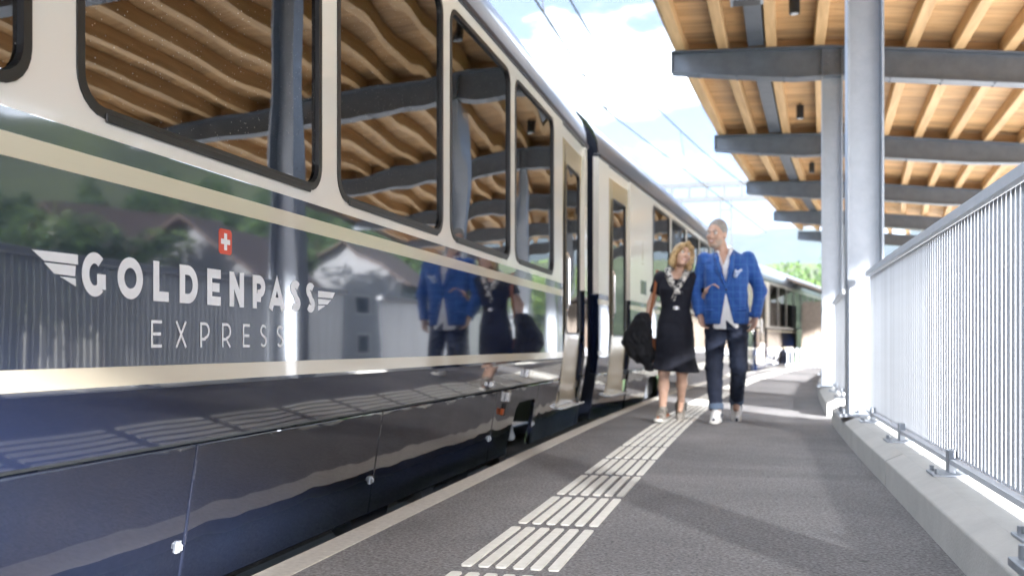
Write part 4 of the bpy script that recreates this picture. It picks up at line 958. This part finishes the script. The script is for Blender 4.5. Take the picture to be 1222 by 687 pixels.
# blonde bob
f = SDF(H-.23, H+.23, .0055)
f.ell(T(0, .026, .036), (.087, .102, .092), MH, .03); f.ell(T(0, .042, -.035), (.094, .078, .100), MH, .03)
for q in (-1, 1): f.chain([T(q*.066, -.018, .045), T(q*.088, -.016, -.03), T(q*.090, -.008, -.100), T(q*.078, -.018, -.135)], [.024, .028, .028, .012], .025)
f.chain([T(.01, -.062, .105), T(-.052, -.068, .060), T(-.086, -.048, .0)], [.022, .024, .018], .02); f.chain([T(.01, -.062, .105), T(.055, -.062, .068), T(.088, -.045, .01)], [.020, .022, .018], .02)
f.ell(T(0, -.090, -.035), (.062, .064, .098), MH, .010, 'sub'); f.ell(T(0, -.02, -.12), (.050, .06, .06), MH, .01, 'sub')
f.wrinkle(.0028, 95, .12); f.wrinkle(.002, 190, .1, 3.); f.build('hair', 'blonde', wom)
# dress: fitted bodice, short sleeves, flared skirt with soft folds
f = SDF((-.36, -.30, .42), (.36, .32, 1.45), .008)
f.loft([(.455, .015, .0, .212, .192), (.60, .010, .0, .180, .168), (.80, .003, .0, .172, .145), (.90, 0, .01, .165, .125), (1.04, 0, 0, .134, .104), (1.12, 0, -.004, .142, .108), (1.22, 0, -.012, .158, .122), (1.33, .003, .015, .155, .092), (1.375, .004, .02, .085, .065)], .02, ripple=(7, .045, .45, .95))
for q in (-1, 1): f.chain([sh[q]+V3(0, 0, -.005), sh[q]*.42+el[q]*.58], [.062, .054], .035); 
for q in (-1, 1):
    a_ = sh[q]*.42+el[q]*.58; dz = (el[q]-sh[q])/np.linalg.norm(el[q]-sh[q]); f.cap(a_+dz*.058, a_+dz*.075, .068, .068, .004, 'sub')
f.cap(V3(.005, -.0, 1.46), V3(.005, -.04, 1.34), .065, .050, .012, 'sub'); f.plane((0, 0, .462), (-.05, 0, -1), .004); f.wrinkle(.003, 30)
dr = f.build('dress', 'dress', wom)
f = SDF((-.05, -.16, 1.0), (.08, -.06, 1.08), .003)
f.chain([V3(-.012, -.108, 1.035), V3(.038, -.107, 1.035)], [.008]*2, 0); f.chain([V3(-.012, -.108, 1.053), V3(.038, -.107, 1.053)], [.007]*2, 0); f.cap(V3(.013, -.11, 1.03), V3(.013, -.11, 1.058), .009, .009, .004); f.build('belt_buckle', 'metal_shine', dr)
# scarf
f = SDF((-.16, -.22, 1.10), (.17, .14, 1.50), .005)
f.chain([V3(-.055, .05, 1.415), V3(-.085, .0, 1.395), V3(-.075, -.07, 1.35), V3(-.035, -.125, 1.275), V3(.012, -.140, 1.20)], [.022, .026, .030, .030, .016], .015)
f.chain([V3(.06, .05, 1.415), V3(.092, .0, 1.395), V3(.085, -.07, 1.35), V3(.052, -.125, 1.275), V3(.012, -.140, 1.20)], [.022, .026, .028, .026, .016], .015)
f.chain([V3(-.055, .05, 1.415), V3(0, .085, 1.42), V3(.06, .05, 1.415)], [.022, .024, .022], .015)
f.chain([V3(.012, -.142, 1.205), V3(.0, -.145, 1.165), V3(-.012, -.142, 1.125)], [.020, .016, .022], .012); f.chain([V3(.012, -.142, 1.205), V3(.04, -.145, 1.185), V3(.06, -.138, 1.18)], [.018, .014, .016], .012)
f.wrinkle(.003, 75); f.build('scarf', 'scarf', wom)
shoe('shoe', wom, an[-1]-V3(0, 0, .0), (-.12, -1), R(-4), 'sneaker_grey', 'leather_brown')
shoe('shoe', wom, an[1], (.05, -1), R(40), 'sneaker_grey', 'coat_cloth')

# dark coat hanging over her forearm, brown shoulder bag behind it
cw_ = empty('folded_coat', (WX-.25, WY-.06, .55)); tag(cw_, 'dark coat draped over the woman\'s lowered arm', 'coat')
ox, oz = WX-.25, .55
f = SDF((-.24, -.22, -.10), (.22, .24, .52), .007)
f.loft([(-.02, -.02, .02, .055, .05), (.06, -.04, .02, .11, .075), (.16, -.07, .02, .135, .085), (.27, -.05, .02, .125, .105), (.37, -.01, .0, .09, .095), (.45, .0, -.0, .05, .07)], .02, ripple=(5, .10, -.05, .40))
f.loft([(-.09, .045, .0, .045, .035), (.04, .04, .0, .055, .045), (.2, .03, .0, .06, .05)], .03, ripple=(5, .08, -.09, .2)); f.wrinkle(.013, 28, .6); f.wrinkle(.006, 60, .7, 1.)
f.build('cloth', 'coat_cloth', cw_)
bag = empty('shoulder_bag', (WX-.18, WY+.06, .60)); tag(bag, 'brown leather bag on a long strap from the woman\'s shoulder', 'bag')
st_ = [V3(.055, .05, .80), V3(.050, -.03, .805), V3(.048, -.075, .74), V3(.03, -.10, .60), V3(.0, -.13, .42), V3(-.01, -.10, .26), V3(-.005, -.02, .16)]
m = MB()
for i in range(len(st_)-1):
    a_, b_2 = st_[i], st_[i+1]; nn = V3(0, -1, .2)*.004; w_ = V3(.013, -.003, 0)
    m.add([a_-w_-nn, a_+w_-nn, a_+w_+nn, a_-w_+nn, b_2-w_-nn, b_2+w_-nn, b_2+w_+nn, b_2-w_+nn], [(0,1,2,3),(4,5,6,7),(0,1,5,4),(1,2,6,5),(2,3,7,6),(3,0,4,7)])
m.build('strap', 'leather_brown', bag)
f = SDF((-.10, -.14, -.10), (.10, .18, .24), .006); f.loft([(-.06, 0, .02, .05, .12), (.05, 0, .02, .055, .125), (.17, 0, .02, .035, .11)], .01, p=4); f.build('pouch', 'leather_brown', bag)

# ================================================================== HAZE
hz = bpy.data.materials.new('haze_air'); hz.use_nodes = True; t = hz.node_tree; t.nodes.clear()
ou = t.nodes.new('ShaderNodeOutputMaterial'); pv = t.nodes.new('ShaderNodeVolumePrincipled'); pv.inputs['Color'].default_value = (.62, .80, 1.0, 1); pv.inputs['Density'].default_value = .00004; pv.inputs['Anisotropy'].default_value = 0
t.links.new(pv.outputs[0], ou.inputs['Volume']); MATS['haze_air'] = hz
tag(MB().box(-5200, 5200, -5200, 5200, -4, 760).build('haze', 'haze_air'), kind='stuff')
